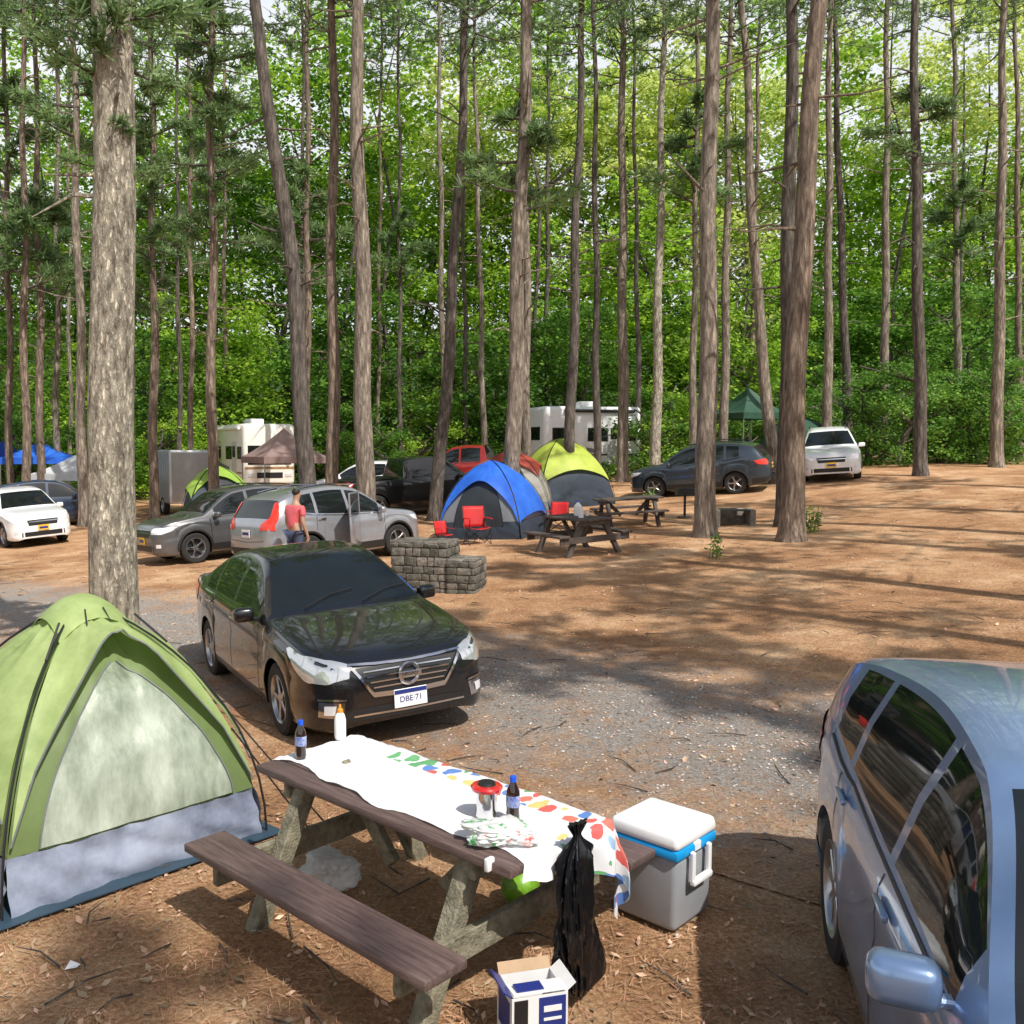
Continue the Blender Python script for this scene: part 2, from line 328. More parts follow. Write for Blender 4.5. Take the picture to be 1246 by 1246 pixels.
LC+=[proto(crown_leaf(40+s,n=44,per=75,rx=3.4,rz=5,s0=.26).build('crown',m,ang=0)) for s,m in enumerate([m_leafA,m_leafC,m_leafB])]
def btree(px,D,h,sc_,k,label,group,sh=1):
    b=gd(px,D); root=thing('broadleaf_tree',label,'tree',b,0,group); r=random.Random(int(px*7+D)); T=G(); top=h*.85
    P=[V((r.uniform(-.25,.25)*i,r.uniform(-.2,.2)*i,top*i/5)) for i in range(6)]; P[0].z=-.3
    T.tube(P,[.17,.13,.11,.09,.06,.03],7)
    for i in range(9):
        z=r.uniform(.3,.9); p=P[int(z*5)]; a=r.uniform(0,6.3); l=r.uniform(1.2,2.8)*sc_
        T.tube([p,p+V((math.cos(a)*l*.5,math.sin(a)*l*.5,l*.25)),p+V((math.cos(a)*l,math.sin(a)*l,l*.7))],[.05,.035,.012],5)
    T.build('trunk',m_bark2,root)
    child('crown',LC[k],root,(P[4].x*.6,P[4].y*.6,h-4.2*sc_*sh),r.uniform(0,6),(sc_,sc_,sc_*sh))
g1='leafy trees of the woods behind the campsite'; l1='leafy green broadleaf tree in the woods behind the campsite'
pxs=[-40,20,75,150,200,265,330,395,440,500,545,600,655,700,750,800,860,905,960,1010,1060,1110,1160,1210,1260]
for i,px in enumerate(pxs):
    D=rnd.uniform(47,52); btree(px+rnd.uniform(-15,15),D,rnd.uniform(6.5,11),rnd.uniform(.9,1.2),rnd.choice([0,3,1,3,4]),l1,g1)
for i,px in enumerate(pxs):
    D=rnd.uniform(52,60); btree(px+rnd.uniform(-25,25)+20,D,rnd.uniform(13,19),rnd.uniform(1.1,1.4),rnd.choice([0,4,0,2,4]) if px>480 else rnd.choice([1,0,0,4]),l1,g1)
for i,px in enumerate([560,690,780,640,830,740,900,1000,470,350,1100,30,240,600,500,150]):
    D=rnd.uniform(58,64); btree(px,D,rnd.uniform(21,26),1.5,2 if i<7 else rnd.choice([0,4]),l1,g1)
for i,px in enumerate([-10,60,125,190,250,310,365,425,480,530,585,640,700,750,800,850,900,960,1020,1090,1140,1190,1245]):
    D=rnd.uniform(50,62); btree(px+rnd.uniform(-15,15),D,rnd.uniform(23,30),rnd.uniform(1.05,1.35),rnd.choice([5,6,6]) if px>450 else rnd.choice([5,7,5]),l1,g1)
for px,D in [(10,43),(120,42),(205,44),(395,44),(470,43),(520,45),(560,46),(800,40),(850,42),(905,44),(1000,41),(1050,37),(1085,35),(1110,39),(1145,36),(1180,37),(1215,35),(1250,38),(240,46),(430,46),(600,47),(790,46),(380,47),(1030,44),(1130,44),(1200,43),(350,48),(160,46),(50,46),(830,46),(950,46)]:
    btree(px+rnd.uniform(-8,8),D,rnd.uniform(3,5),rnd.uniform(.5,.8),rnd.choice([1,3,1,0]),'low leafy understorey sapling at the edge of the woods','understorey saplings at the wood edge')
wd=G(); r=random.Random(5)
for i in range(36000):
    x=r.uniform(-62,85); y=r.uniform(62,74); z=g(x,y)+ (r.random()**1.2)*19
    s=r.uniform(.25,.5); e=Euler((r.uniform(-1,1),r.uniform(-1,1),r.uniform(0,6.3))).to_matrix(); p=V((x,y,z))
    wd.add([e@V(q)+p for q in((-s,0,0),(0,-s*.6,0),(s,0,0),(0,s*.6,.0))],[(0,1,2,3)])
tag(wd.build('distant_woods',M('leaf_far',(.14,.30,.04),.5,c2=(.38,.58,.09),scale=.25,island=.35,trans=.5),ang=0),'dense green mass of foliage closing off the far woods','woods',kind='stuff')
def weeds(px,py,n,label):
    b=gp(px,py); A=G(); r=random.Random(px)
    for i in range(n):
        a=r.uniform(0,6.3); d=r.uniform(0,.3); p=V((math.cos(a)*d,math.sin(a)*d,0)); h=r.uniform(.15,.6); q=p+V((r.uniform(-.1,.1),r.uniform(-.1,.1),h)); A.tube([p,q],[.005,.003],4)
        for j in range(9):
            c=p.lerp(q,r.uniform(.3,1))+V((r.gauss(0,.05),r.gauss(0,.05),0)); s=r.uniform(.03,.06); e=Euler((r.uniform(-.8,.8),r.uniform(-.8,.8),r.uniform(0,6))).to_matrix()
            A.add([e@V(k)+c for k in((-s,0,0),(0,-s*.5,0),(s,0,0),(0,s*.5,0))],[(0,1,2,3)])
    o=A.build('weed_clump',m_leafB,ang=0); o.location=b; tag(o,label,'plant')
weeds(985,648,26,'leafy green weeds at the foot of the brown leaning pine')
weeds(870,680,10,'small weeds in front of the stout straight pine')
weeds(790,612,14,'low weeds growing by the thin pale pine')
# ---------- cars
def ip(t,x):
    if x<=t[0][0]: return t[0][1]
    if x>=t[-1][0]: return t[-1][1]
    n=len(t); i=0
    while t[i+1][0]<x: i+=1
    def sl(k): return (t[k+1][1]-t[k][1])/(t[k+1][0]-t[k][0])
    def m(k):
        if k==0: return sl(0)
        if k==n-1: return sl(n-2)
        a,b=sl(k-1),sl(k); return 0 if a*b<=0 else 2*a*b/(a+b)
    h=t[i+1][0]-t[i][0]; u=(x-t[i][0])/h
    return (2*u**3-3*u*u+1)*t[i][1]+(u**3-2*u*u+u)*h*m(i)+(-2*u**3+3*u*u)*t[i+1][1]+(u**3-u*u)*h*m(i+1)
ST={
'sedan':dict(L=4.86,W=1.83,H=1.47,tum=.58,wr=.335,fw=.95,rw=3.73,
 top=[(0,.62),(.04,.70),(.15,.755),(.5,.84),(1.0,.92),(1.3,.965),(1.36,.99),(2.1,1.39),(2.3,1.44),(2.75,1.47),(3.2,1.43),(4.1,1.12),(4.25,1.09),(4.7,1.05),(4.82,.96),(4.86,.8)],
 belt=[(0,.57),(.15,.69),(.5,.78),(1.0,.86),(1.35,.90),(2.5,.93),(3.8,.99),(4.3,1.02),(4.7,.99),(4.86,.74)],
 w=[(0,.50),(.03,.62),(.1,.73),(.22,.82),(.45,.885),(1,.912),(2.4,.915),(3.8,.91),(4.4,.87),(4.7,.80),(4.82,.72),(4.86,.62)],
 bot=[(0,.24),(.1,.19),(.6,.18),(4.3,.2),(4.7,.26),(4.86,.34)],win=[(1.62,2.52),(2.6,3.36),(3.42,3.78)],ws=(1.38,2.14),rg=(3.26,4.08),doors=[1.5,2.56,3.62]),
'suv':dict(L=4.55,W=1.84,H=1.68,tum=.42,wr=.352,fw=.9,rw=3.52,
 top=[(0,.70),(.04,.84),(.15,.93),(.5,1.01),(.95,1.07),(1.12,1.10),(1.18,1.13),(1.85,1.55),(2.05,1.62),(2.7,1.68),(3.5,1.62),(4.0,1.52),(4.12,1.47),(4.42,1.08),(4.5,1.0),(4.55,.75)],
 belt=[(0,.64),(.15,.84),(.5,.93),(1.15,1.0),(2.5,1.04),(3.4,1.12),(4.0,1.20),(4.4,1.04),(4.5,.92),(4.55,.66)],
 w=[(0,.55),(.04,.68),(.12,.78),(.25,.86),(.5,.905),(1,.92),(3.8,.92),(4.2,.88),(4.42,.80),(4.5,.74),(4.55,.66)],
 bot=[(0,.28),(.1,.23),(.6,.22),(3.9,.23),(4.3,.28),(4.55,.36)],win=[(1.42,2.28),(2.36,3.2),(3.28,3.68)],ws=(1.2,1.88),rg=(4.13,4.40),doors=[1.3,2.32,3.28]),
'pickup':dict(L=5.8,W=1.98,H=1.88,tum=.4,wr=.39,fw=1.0,rw=4.65,
 top=[(0,.8),(.04,1.0),(.15,1.08),(.6,1.15),(1.3,1.2),(1.4,1.24),(2.0,1.72),(2.2,1.83),(2.8,1.88),(3.4,1.85),(3.55,1.78),(3.68,1.26),(3.75,1.24),(5.6,1.24),(5.75,1.2),(5.8,1.1)],
 belt=[(0,.74),(.15,.98),(.6,1.06),(1.4,1.12),(3.6,1.18),(5.6,1.2),(5.8,1.05)],
 w=[(0,.75),(.05,.86),(.2,.94),(.5,.98),(5.5,.98),(5.75,.95),(5.8,.9)],
 bot=[(0,.36),(.3,.32),(5.3,.36),(5.8,.45)],win=[(1.7,2.5),(2.58,3.38)],ws=(1.42,2.04),rg=(3.5,3.66),doors=[1.6,2.54,3.42])}
WC={}
def wheel(par,x,y,r,sd,sp):
    key=(round(r,3),sp)
    mx=Matrix(((1,0,0,0),(0,0,1,0),(0,1,0,0),(0,0,0,1)))
    if key not in WC:
        t=G().lathe([(r*.66,-.1),(r*.9,-.108),(r*.985,-.09),(r,-.06),(r,.06),(r*.985,.09),(r*.9,.108),(r*.66,.1)],36,mx,True)
        q=G().lathe([(r*.67,.098),(r*.655,.104),(r*.62,.09),(r*.6,.06),(r*.6,-.09)],36,mx)
        for i in range(sp):
            a=2*PI*i/sp
            for o in((-.12,.12) if sp<8 else (0,)):
                q.box((r*.5,.02,.036 if sp<8 else .03),(math.cos(a)*r*.36,.075,math.sin(a)*r*.36),Matrix.Rotation(-a+o,3,'Y'),.006,1)
        q.lathe([(0,.09),(r*.13,.088),(r*.17,.07),(r*.17,.02)],16,mx)
        d=G().lathe([(0,.02),(r*.6,.02),(r*.6,.0)],24,mx)
        WC[key]=(proto(t.build('wheel',m_rubber)),proto(q.build('rim',m_alloy)),proto(d.build('brake_disc',m_black)))
    w=child('wheel',WC[key][0],par,(x,y,r)); w.rotation_euler=(0,0,0 if sd>0 else PI)
    child('rim',WC[key][1],w,(0,0,0)); child('brake_disc',WC[key][2],w,(0,0,0))
def car(name,label,cat,style,paint,loc,deg,L=None,Hh=None,group=None,sp=5,plate='amber',det=1,clad=True,tail='std'):
    S=ST[style]; fx=(L or S['L'])/S['L']; fz=(Hh or S['H'])/S['H']; mid=(S['fw']+S['rw'])/2
    root=thing(name,label,cat,loc,R(deg),group,tilt=True)
    def P(s,y,z): return V(((mid-s)*fx,y,z*fz))
    Ra=S['wr']+.045; st=set()
    n=int(S['L']/.07)
    for i in range(n+1): st.add(round(S['L']*i/n,4))
    for a in (.01,.03,.06,.1,.15): st.add(a); st.add(round(S['L']-a,4))
    keys=[v for w_ in S['win'] for v in w_]+list(S['ws'])+list(S['rg'])
    for xw in (S['fw'],S['rw']):
        for k in range(13): keys.append(xw-Ra/fx*math.cos(PI*k/12))
    st={v for v in st if all(abs(v-k)>.02 for k in keys)}|set(round(k,4) for k in keys)
    st=sorted(st); st=[v for i,v in enumerate(st) if i==0 or v-st[i-1]>.004]
    frs=[(0,.06),(.05,.02),(.18,.004),(.38,0),(.55,.005),(.66,.016),(.76,.008),(.9,.02),(1,.05)]
    vs=[]
    for s in st:
        w=ip(S['w'],s);zt=ip(S['top'],s);zb=ip(S['bot'],s);bl=min(ip(S['belt'],s),zt-.02);arch=False
        for xw in(S['fw'],S['rw']):
            d=abs(s-xw)*fx
            if d<Ra-.001:
                z=(S['wr']+math.sqrt(Ra*Ra-d*d))/fz
                if z>zb: zb=z;arch=True
        hp=[]
        for f,i_ in frs: hp.append((w-(i_ if not(arch and f<.4) else -.004),zb+(bl-zb)*f))
        hg=zt-bl; cr=min(.055,.45*hg); wr=max(.3,w-.05-S['tum']*max(0,hg-cr)); b0=(w-.05,bl); r0=(wr,zt-cr)
        for f in(.06,.5,.92): hp.append((b0[0]+(r0[0]-b0[0])*f+ (.018 if f==.5 else 0)*min(1,hg/.4),b0[1]+(r0[1]-b0[1])*f))
        hp.append(r0); hp+= [(wr-.06,zt-cr*.4),(wr*.68,zt-cr*.14),(wr*.34,zt-cr*.03),(0,zt)]
        ring=[P(s,-y,z) for y,z in hp]+[P(s,y,z) for y,z in hp[:-1][::-1]]; vs.append(ring)
    nr=33; allv=[p for r_ in vs for p in r_]; groups={}
    allf=[]
    for i in range(len(st)-1):
        sm=(st[i]+st[i+1])/2; hg=ip(S['top'],sm)-ip(S['belt'],sm)
        for j in range(32):
            jj=min(j,31-j); f=(i*nr+j,i*nr+j+1,(i+1)*nr+j+1,(i+1)*nr+j); allf.append(f); key='body'
            if jj in(9,10) and hg>.14:
                for q,(a,b) in enumerate(S['win']):
                    if a<sm<b: key=('w',q,j<16)
            if jj in(13,14,15):
                if S['ws'][0]<sm<S['ws'][1]: key='windshield'
                if S['rg'][0]<sm<S['rg'][1]: key='rear_window'
            groups.setdefault(key,[]).append(f)
    cap0=tuple(range(nr))[::-1]; q=(len(st)-1)*nr; cap1=tuple(q+k for k in range(nr)); groups['body']+=[cap0,cap1]
    bvh=BVHTree.FromPolygons(allv,allf+[cap0,cap1]); cen=V((0,0,.7))
    for k,fs in groups.items():
        used=sorted({i for f in fs for i in f}); mp={a:b for b,a in enumerate(used)}
        A=G(); A.add([allv[i] for i in used],[[mp[i] for i in f] for f in fs])
        nm=k if isinstance(k,str) else 'window'
        A.build(nm,paint if k=='body' else m_glass,root,ang=38)
    def rs(pl,n):
        pl=[P(*p) for p in pl]; ds=[0]
        for a,b in zip(pl,pl[1:]): ds.append(ds[-1]+(b-a).length)
        out=[]
        for i in range(n):
            t=ds[-1]*i/(n-1); k=0
            while k<len(ds)-2 and ds[k+1]<t: k+=1
            out.append(pl[k].lerp(pl[k+1],(t-ds[k])/max(1e-6,ds[k+1]-ds[k])))
        return out
    def snap(p,off):
        c,nm,_,_=bvh.find_nearest(p)
        if c is None: return p
        if nm.dot(c-cen)<0: nm=-nm
        return c+nm*off
    def patch(nm,mat,a,b,off=.006,n=14,rows=4,mir=False,par=None):
        out=None
        for sg in((1,-1) if mir else (1,)):
            A=G(); aa=rs([(p[0],p[1]*sg,p[2]) for p in a],n); bb=rs([(p[0],p[1]*sg,p[2]) for p in b],n)
            pts=[[snap(x.lerp(y,r_/rows),off) for r_ in range(rows+1)] for x,y in zip(aa,bb)]
            A.grid(lambda u,v:pts[round(u*(n-1))][round(v*rows)],n-1,rows); out=A.build(nm,mat,par or root,ang=180)
        return out
    def line(nm,mat,a,wd,off=.004,n=16,mir=False,ax='z'):
        d=(0,0,wd/2) if ax=='z' else (wd/2,0,0)
        return patch(nm,mat,[tuple(p[i]+d[i] for i in range(3)) for p in a],[tuple(p[i]-d[i] for i in range(3)) for p in a],off,n,1,mir)
    W=S['W']/2; Ls=S['L']
    U=G().box(((S['rw']-S['fw']+.9)*fx,W*2-.5,.42*fz),(0,0,(.2+.24)*fz)); U.box(((Ls-.5)*fx,W*2-.5,.2),(P(Ls/2,0,0).x,0,.36*fz)); U.box(((S['rw']-S['fw'])*fx-.8,W*2-.16,.3*fz),(0,0,.36*fz)); U.build('underbody',m_black,root,ang=0)
    for xw in(S['fw'],S['rw']):
        for sg in(1,-1): wheel(root,P(xw,0,0).x,sg*(W-.125),S['wr'],sg,sp)
    ms=S['win'][0][0]+.02; mz=ip(S['belt'],ms)
    for sg in(1,-1):
        A=G().box((.13,.2,.14),P(ms,sg*(W+.07),mz+.06),(0,0,sg*.15),.045,3); A.box((.05,.14,.03),P(ms,sg*(W-.02),mz+.01),(0,0,0),.008,1); A.build('side_mirror',paint,root)
    for dx in S['doors']:
        line('door_seam',m_black,[(dx,-W,ip(S['belt'],dx)-.01),(dx+.02,-W,.30 if dx!=S['doors'][-1] or style=='pickup' else .78)],.012,mir=True,ax='x',off=.002)
    for dx in S['doors'][1:]:
        z=ip(S['belt'],dx)-.1
        for sg in(1,-1):
            p=snap(P(dx-.14,sg*W,z),.018); G().box((.19,.025,.03),p,(0,0,0),.01,2).build('door_handle',m_chrome if det>1 else paint,root)
    ws0,we0=S['win'][0][0]-.0,S['win'][-1][1]
    line('window_trim',m_chrome if det>1 else m_black,[(s,-W,ip(S['belt'],s)+.018) for s in [ws0+(we0-ws0)*k/8 for k in range(9)]],.02,mir=True,n=24)
    if style=='sedan':
        patch('headlight',m_lamp,[(.09,.50,.69),(.2,.68,.745),(.38,.83,.79),(.66,.90,.84)],[(.05,.53,.615),(.12,.69,.575),(.28,.84,.59),(.50,.90,.70)],mir=True,n=22,rows=6)
        patch('taillight',m_red,[(4.8,.35,.98),(4.7,.72,1.0),(4.2,.88,.98)],[(4.84,.40,.80),(4.74,.76,.74),(4.35,.90,.78)],mir=True)
        patch('grille',m_black,[(.02,-.48,.70),(0,0,.70),(.02,.48,.70)],[(.0,-.32,.47),(0,0,.46),(.0,.32,.47)],off=.004)
        patch('lower_intake',m_black,[(.05,-.52,.37),(0,0,.37),(.05,.52,.37)],[(.08,-.60,.28),(0,0,.27),(.08,.60,.28)],off=.004)
        patch('fog_lamp_recess',m_chrome,[(.03,.58,.43),(.14,.78,.44)],[(.06,.60,.31),(.16,.78,.32)],off=.004,mir=True)
        patch('fog_lamp',m_lampi,[(.07,.64,.41),(.12,.72,.41)],[(.09,.65,.34),(.13,.72,.34)],off=.012,mir=True)
        if det>1:
            for z in(.655,.61,.565,.52): line('grille_slat',m_chrome,[(.0,-.44+(.70-z)*.6,z),(0,.44-(.70-z)*.6,z)],.012,.014,n=8)
            line('grille_surround',m_chrome,[(.06,-.53,.725),(.02,-.3,.718),(0,0,.715),(.02,.3,.718),(.06,.53,.725)],.036,.016,n=20)
            line('grille_surround',m_chrome,[(.03,-.51,.70),(0,-.42,.58),(0,-.34,.465),(0,0,.45),(0,.34,.465),(0,.42,.58),(.03,.51,.70)],.04,.016,n=30)
            line('bumper_trim',m_chrome,[(.08,-.50,.315),(0,0,.305),(.08,.50,.315)],.016,.012,n=20)
            line('fog_lamp_trim',m_chrome,[(.03,.57,.45),(.14,.79,.46)],.018,.014,mir=True)
            line('hood_seam',m_black,[(.2,.42,.74),(.6,.52,.86),(1.1,.66,.93)],.01,.003,mir=True)
            e=P(-.02,0,.595); mx=Matrix.Translation(e)@Matrix.Rotation(PI/2,4,'Y')
            A=G().lathe([(.070,0),(.08,.012),(.094,.012),(.104,0)],28,mx); A.box((.018,.22,.042),(e.x+.006,0,e.z),(0,0,0),.004,1); A.build('emblem',m_chrome,root)
            text('NISSAN',.044,m_black,root,(e.x+.017,0,e.z),(PI/2,0,PI/2))
            for y in(-.45,.15):
                A=G(); A.tube([snap(P(1.37,y,.99),.02),snap(P(1.5,y+.3,1.08),.02),snap(P(1.56,y+.58,1.1),.02)],.006,5); A.build('wiper',m_black,root)
    else:
        hb=S['belt'][1][1]
        patch('headlight',m_lampi,[(.06,.50,hb-.01),(.2,.78,hb+.03),(.5,.92,hb+.05)],[(.03,.50,hb-.12),(.14,.78,hb-.12),(.36,.92,hb-.04)],mir=True)
        patch('grille',m_black,[(0,-.44,hb-.03),(0,.44,hb-.03)],[(0,-.40,hb-.2),(0,.40,hb-.2)],off=.004)
        line('grille_bar',m_chrome,[(0,-.44,hb-.09),(0,.44,hb-.09)],.03,.012)
        patch('lower_intake',m_black,[(.02,-.6,.46),(0,.0,.46),(.02,.6,.46)],[(.05,-.6,.33),(0,0,.33),(.05,.6,.33)],off=.004)
        patch('fog_lamp',m_lampi,[(.05,.68,.5),(.12,.78,.5)],[(.06,.68,.42),(.13,.78,.42)],off=.008,mir=True)
        if tail=='tall': patch('taillight',m_red,[(4.16,.62,1.40),(4.40,.70,1.14),(4.54,.50,1.0),(4.55,.50,.88)],[(4.12,.70,1.39),(4.26,.84,1.10),(4.36,.86,.99),(4.38,.87,.86)],mir=True,n=20,off=.012)
        elif tail=='high': patch('taillight',m_red,[(4.46,.5,1.04),(4.36,.76,1.12),(4.14,.86,1.14),(3.84,.92,1.10)],[(4.53,.5,.84),(4.42,.80,.80),(4.26,.88,.82),(4.10,.91,.92)],mir=True,n=22,rows=6,off=.010)
        else: patch('taillight',m_red,[(Ls-.08,.5,hb+.2),(Ls-.15,.75,hb+.22),(Ls-.42,.92,hb+.2)],[(Ls-.04,.5,hb+.06),(Ls-.1,.75,hb+.04),(Ls-.3,.92,hb+.08)],mir=True)
        line('hatch_seam',m_black,[(Ls-.06,-.68,.66),(Ls,0,.62),(Ls-.06,.68,.66)],.012,.003,n=20)
        if clad:
            a,b=S['fw']+Ra+.01,S['rw']-Ra-.01; patch('sill_cladding',m_black,[(a,-W,.42),(b,-W,.42)],[(a,-W,.26),(b,-W,.26)],off=.01,mir=True,n=20)
            patch('bumper_cladding',m_black,[(Ls-.5,-.9,.48),(Ls-.1,-.74,.50),(Ls,0,.5),(Ls-.1,.74,.50),(Ls-.5,.9,.48)],[(Ls-.5,-.9,.30),(Ls-.1,-.74,.36),(Ls,0,.38),(Ls-.1,.74,.36),(Ls-.5,.9,.3)],off=.008,n=24)
            for xw in(S['fw'],S['rw']):
                for sg in(1,-1):
                    pts=[V((P(xw,0,0).x+(Ra+.02)*math.cos(a),sg*(W-.01),S['wr']+(Ra+.02)*math.sin(a))) for a in [PI*k/12 for k in range(13)]]; G().tube(pts,.03,6).build('wheel_arch_trim',m_black,root)
            for sg in(1,-1): G().tube([P(s,sg*.58,ip(S['top'],s)+.03) for s in(2.0,2.2,2.8,3.4,3.8)],[.008,.016,.016,.016,.008],6).build('roof_rail',m_chrome if det>1 else m_black,root)
    if style=='pickup':
        G().box((1.75*fx,1.6,.02),P(4.68,0,1.262)).build('bed_cover',m_black,root)
    pm=m_amber if plate=='amber' else m_white
    for s,z,sg in((-.01,.40 if style=='sedan' else .56,1),(Ls+.012,.8 if style!='sedan' else .7,-1)):
        pl=G().box((.012,.31,.16),P(s,0,z)+V((sg*.008,0,0)),(0,0,0),.004,1).build('license_plate',pm,root)
        if plate!='amber' and det>1 and sg>0:
            G().box((.004,.30,.035),P(s,0,z)+V((.016,0,.058))).build('plate_band',m_navy,pl,ang=0); text('DBE\u00b771',.07,m_navy,pl,P(s,0,z)+V((.0165,0,-.01)),(PI/2,0,PI/2))
        else: G().box((.004,.24,.06),P(s,0,z)+V((sg*.016,0,0))).build('plate_band',m_navy,pl,ang=0)
    return root
p_blk=M('black_paint',(.009,.009,.011),.25,.2,coat=1,var=.05)
p_grey=M('grey_paint',(.15,.15,.155),.32,.6,coat=1,var=.05)
p_sil=M('silver_paint',(.36,.37,.40),.3,.5,coat=1,var=.05)
p_wht=M('white_paint',(.84,.85,.86),.3,coat=1,var=.03)
p_dk=M('dark_slate_paint',(.055,.075,.10),.3,.6,coat=1,var=.05)
p_blue=M('steel_blue_paint',(.22,.33,.54),.28,.45,coat=1,var=.05)
p_redc=M('dark_red_paint',(.35,.02,.015),.3,.3,coat=1)
p_navy=M('navy_paint',(.02,.035,.07),.3,.3,coat=1)
car('parked_car','black sedan facing the camera, parked between the green tent and stone fireplace','car','sedan',p_blk,(-1.15,9.9),-64,sp=5,plate='white',det=2,Hh=1.56)
car('parked_car','steel blue car at right, its tail lamp and rear wheel nearest the gravel lane','car','suv',p_blue,(2.53,3.0),-106,sp=10,L=4.4,Hh=1.6,clad=False,tail='high')
suv=car('parked_suv','silver suv with open side door and tall red tail lamps','suv','suv',p_sil,(-2.1,20.2),42,tail='tall',det=2,plate='white',L=4.1)
car('parked_suv','grey suv facing left beside the lime green tent','suv','suv',p_grey,(-4.8,22.5),-142,Hh=1.69)
car('parked_suv','white suv with orange plate at the far left edge','suv','suv',p_wht,(-12.6,28.5),-50)
car('parked_suv','dark slate suv parked side on between pines at right','suv','suv',p_dk,(9.15,30.8),152,L=4.5)
car('parked_suv','white suv facing forward at the right beside the dark green tent','suv','suv',p_wht,(13.9,31.8),-112)
car('pickup_truck','black pickup truck parked behind the stone fireplace','truck','pickup',p_blk,(-.3,30.5),25,clad=False)
car('parked_car','white car behind the black pickup','car','suv',p_wht,(-2.4,36),172,Hh=1.55,clad=False)
car('pickup_truck','dark red pickup parked behind the blue tent','truck','pickup',p_redc,(1.9,38.5),165,clad=False)
car('parked_suv','dark navy suv parked behind the white suv at left','suv','suv',p_navy,(-13.4,33),20,clad=False)
da=G().box((.9,.05,.66),(-.45,0,.7),(0,0,0),.02,2); da.box((.86,.04,.04),(-.46,.0,1.5),(0,0,0),.01,1); da.box((.04,.04,.5),(-.03,.0,1.25),(0,0,0),.01,1); da.box((.04,.04,.5),(-.88,.0,1.25),(0,0,0),.01,1)
dd=da.build('door',p_sil,suv); dd.location=(.1,-.95,0); dd.rotation_euler=(0,0,R(40))
G().box((.8,.012,.44),(-.46,.0,1.25)).build('window',m_glass,dd,ang=0)
# ---------- picnic tables
def picnic(label,loc,deg,top,leg,L=1.88,group=None,name='picnic_table'):
    r=thing(name,label,'picnic table',loc,R(deg),group,tilt=True)
    A=G()
    for i in range(5): A.box((L,.142,.042),(0,-.302+i*.151,.732),(0,0,0),.006,2)
    A.build('tabletop',top,r)
    for s in(-1,1):
        A=G(); A.box((L-.06,.25,.045),(0,s*.735,.43),(0,0,0),.008,2); A.build('bench',top,r)
    for u in(-.62,.62):
        for s in(-1,1):
            A=G(); a=math.atan2(.36,.72); A.box((.09,.10,.84),(u,s*.43,.34),(s*a,0,0),.008,1); A.build('leg',leg,r)
        G().box((.045,1.62,.13),(u+(.07 if u>0 else -.07),0,.34),(0,0,0),.006,1).build('bench_support',leg,r)
        G().box((.045,.70,.09),(u+(.07 if u>0 else -.07),0,.664),(0,0,0),.006,1).build('top_support',leg,r)
        G().box((.09,.05,.62),(u*.66,0,.52),(0,(.75 if u>0 else -.75),0),.005,1).build('brace',leg,r)
    return r
TC=(-.045,4.73)
picnic('brown picnic table in the foreground, covered by a white plastic tablecloth',TC,-45,m_wood,m_woodg)
t2=gp(703,672); picnic('small dark picnic table in front of the red folding chair',t2,-68,m_woodd,m_woodd,1.6,group=None)
t3=gp(765,640); picnic('dark picnic table near the lime yellow tent, left of the dark suv',t3,4,m_woodd,m_woodd,1.7,group=None)
c45,s45=math.cos(R(-45)),math.sin(R(-45))
def tl(u,v,z=0): return V((TC[0]+u*c45-v*s45,TC[1]+u*s45+v*c45,z))
TM=Matrix.Translation((TC[0],TC[1],0))@Matrix.Rotation(R(-45),4,'Z')
# tablecloth
cm=M('printed_plastic_cloth',(.9,.9,.9),.3,var=.02,trans=.15); nt=cm.node_tree; L=nt.links
tc=nn(nt,'ShaderNodeTexCoord'); mpp=nn(nt,'ShaderNodeMapping'); mpp.inputs['Scale'].default_value=(1.4,1,1); mpp.inputs['Rotation'].default_value=(0,0,.6); L.new(tc.outputs['UV'],mpp.inputs[0])
dn=nn(nt,'ShaderNodeTexNoise'); dn.inputs['Scale'].default_value=9; L.new(tc.outputs['UV'],dn.inputs['Vector']); dmx=nn(nt,'ShaderNodeMixRGB'); dmx.inputs[0].default_value=.10; L.new(mpp.outputs[0],dmx.inputs[1]); L.new(dn.outputs['Color'],dmx.inputs[2])
vo=nn(nt,'ShaderNodeTexVoronoi'); vo.inputs['Scale'].default_value=9; vo.inputs['Randomness'].default_value=.6; L.new(dmx.outputs[0],vo.inputs['Vector'])
lt=nn(nt,'ShaderNodeMath',operation='LESS_THAN'); lt.inputs[1].default_value=.42; L.new(vo.outputs['Distance'],lt.inputs[0])
sp_=nn(nt,'ShaderNodeSeparateXYZ'); L.new(tc.outputs['UV'],sp_.inputs[0])
g1n=nn(nt,'ShaderNodeMath',operation='GREATER_THAN'); g1n.inputs[1].default_value=1.22; L.new(sp_.outputs[1],g1n.inputs[0])
g2n=nn(nt,'ShaderNodeMath',operation='GREATER_THAN'); g2n.inputs[1].default_value=1.88; L.new(sp_.outputs[0],g2n.inputs[0])
g3n=nn(nt,'ShaderNodeMath',operation='GREATER_THAN'); g3n.inputs[1].default_value=.5; L.new(sp_.outputs[0],g3n.inputs[0]); g4n=nn(nt,'ShaderNodeMath',operation='MULTIPLY'); L.new(g1n.outputs[0],g4n.inputs[0]); L.new(g3n.outputs[0],g4n.inputs[1])
g5=nn(nt,'ShaderNodeMath',operation='GREATER_THAN'); g5.inputs[1].default_value=.98; L.new(sp_.outputs[1],g5.inputs[0]); g6=nn(nt,'ShaderNodeMath',operation='MULTIPLY'); L.new(g2n.outputs[0],g6.inputs[0]); L.new(g5.outputs[0],g6.inputs[1])
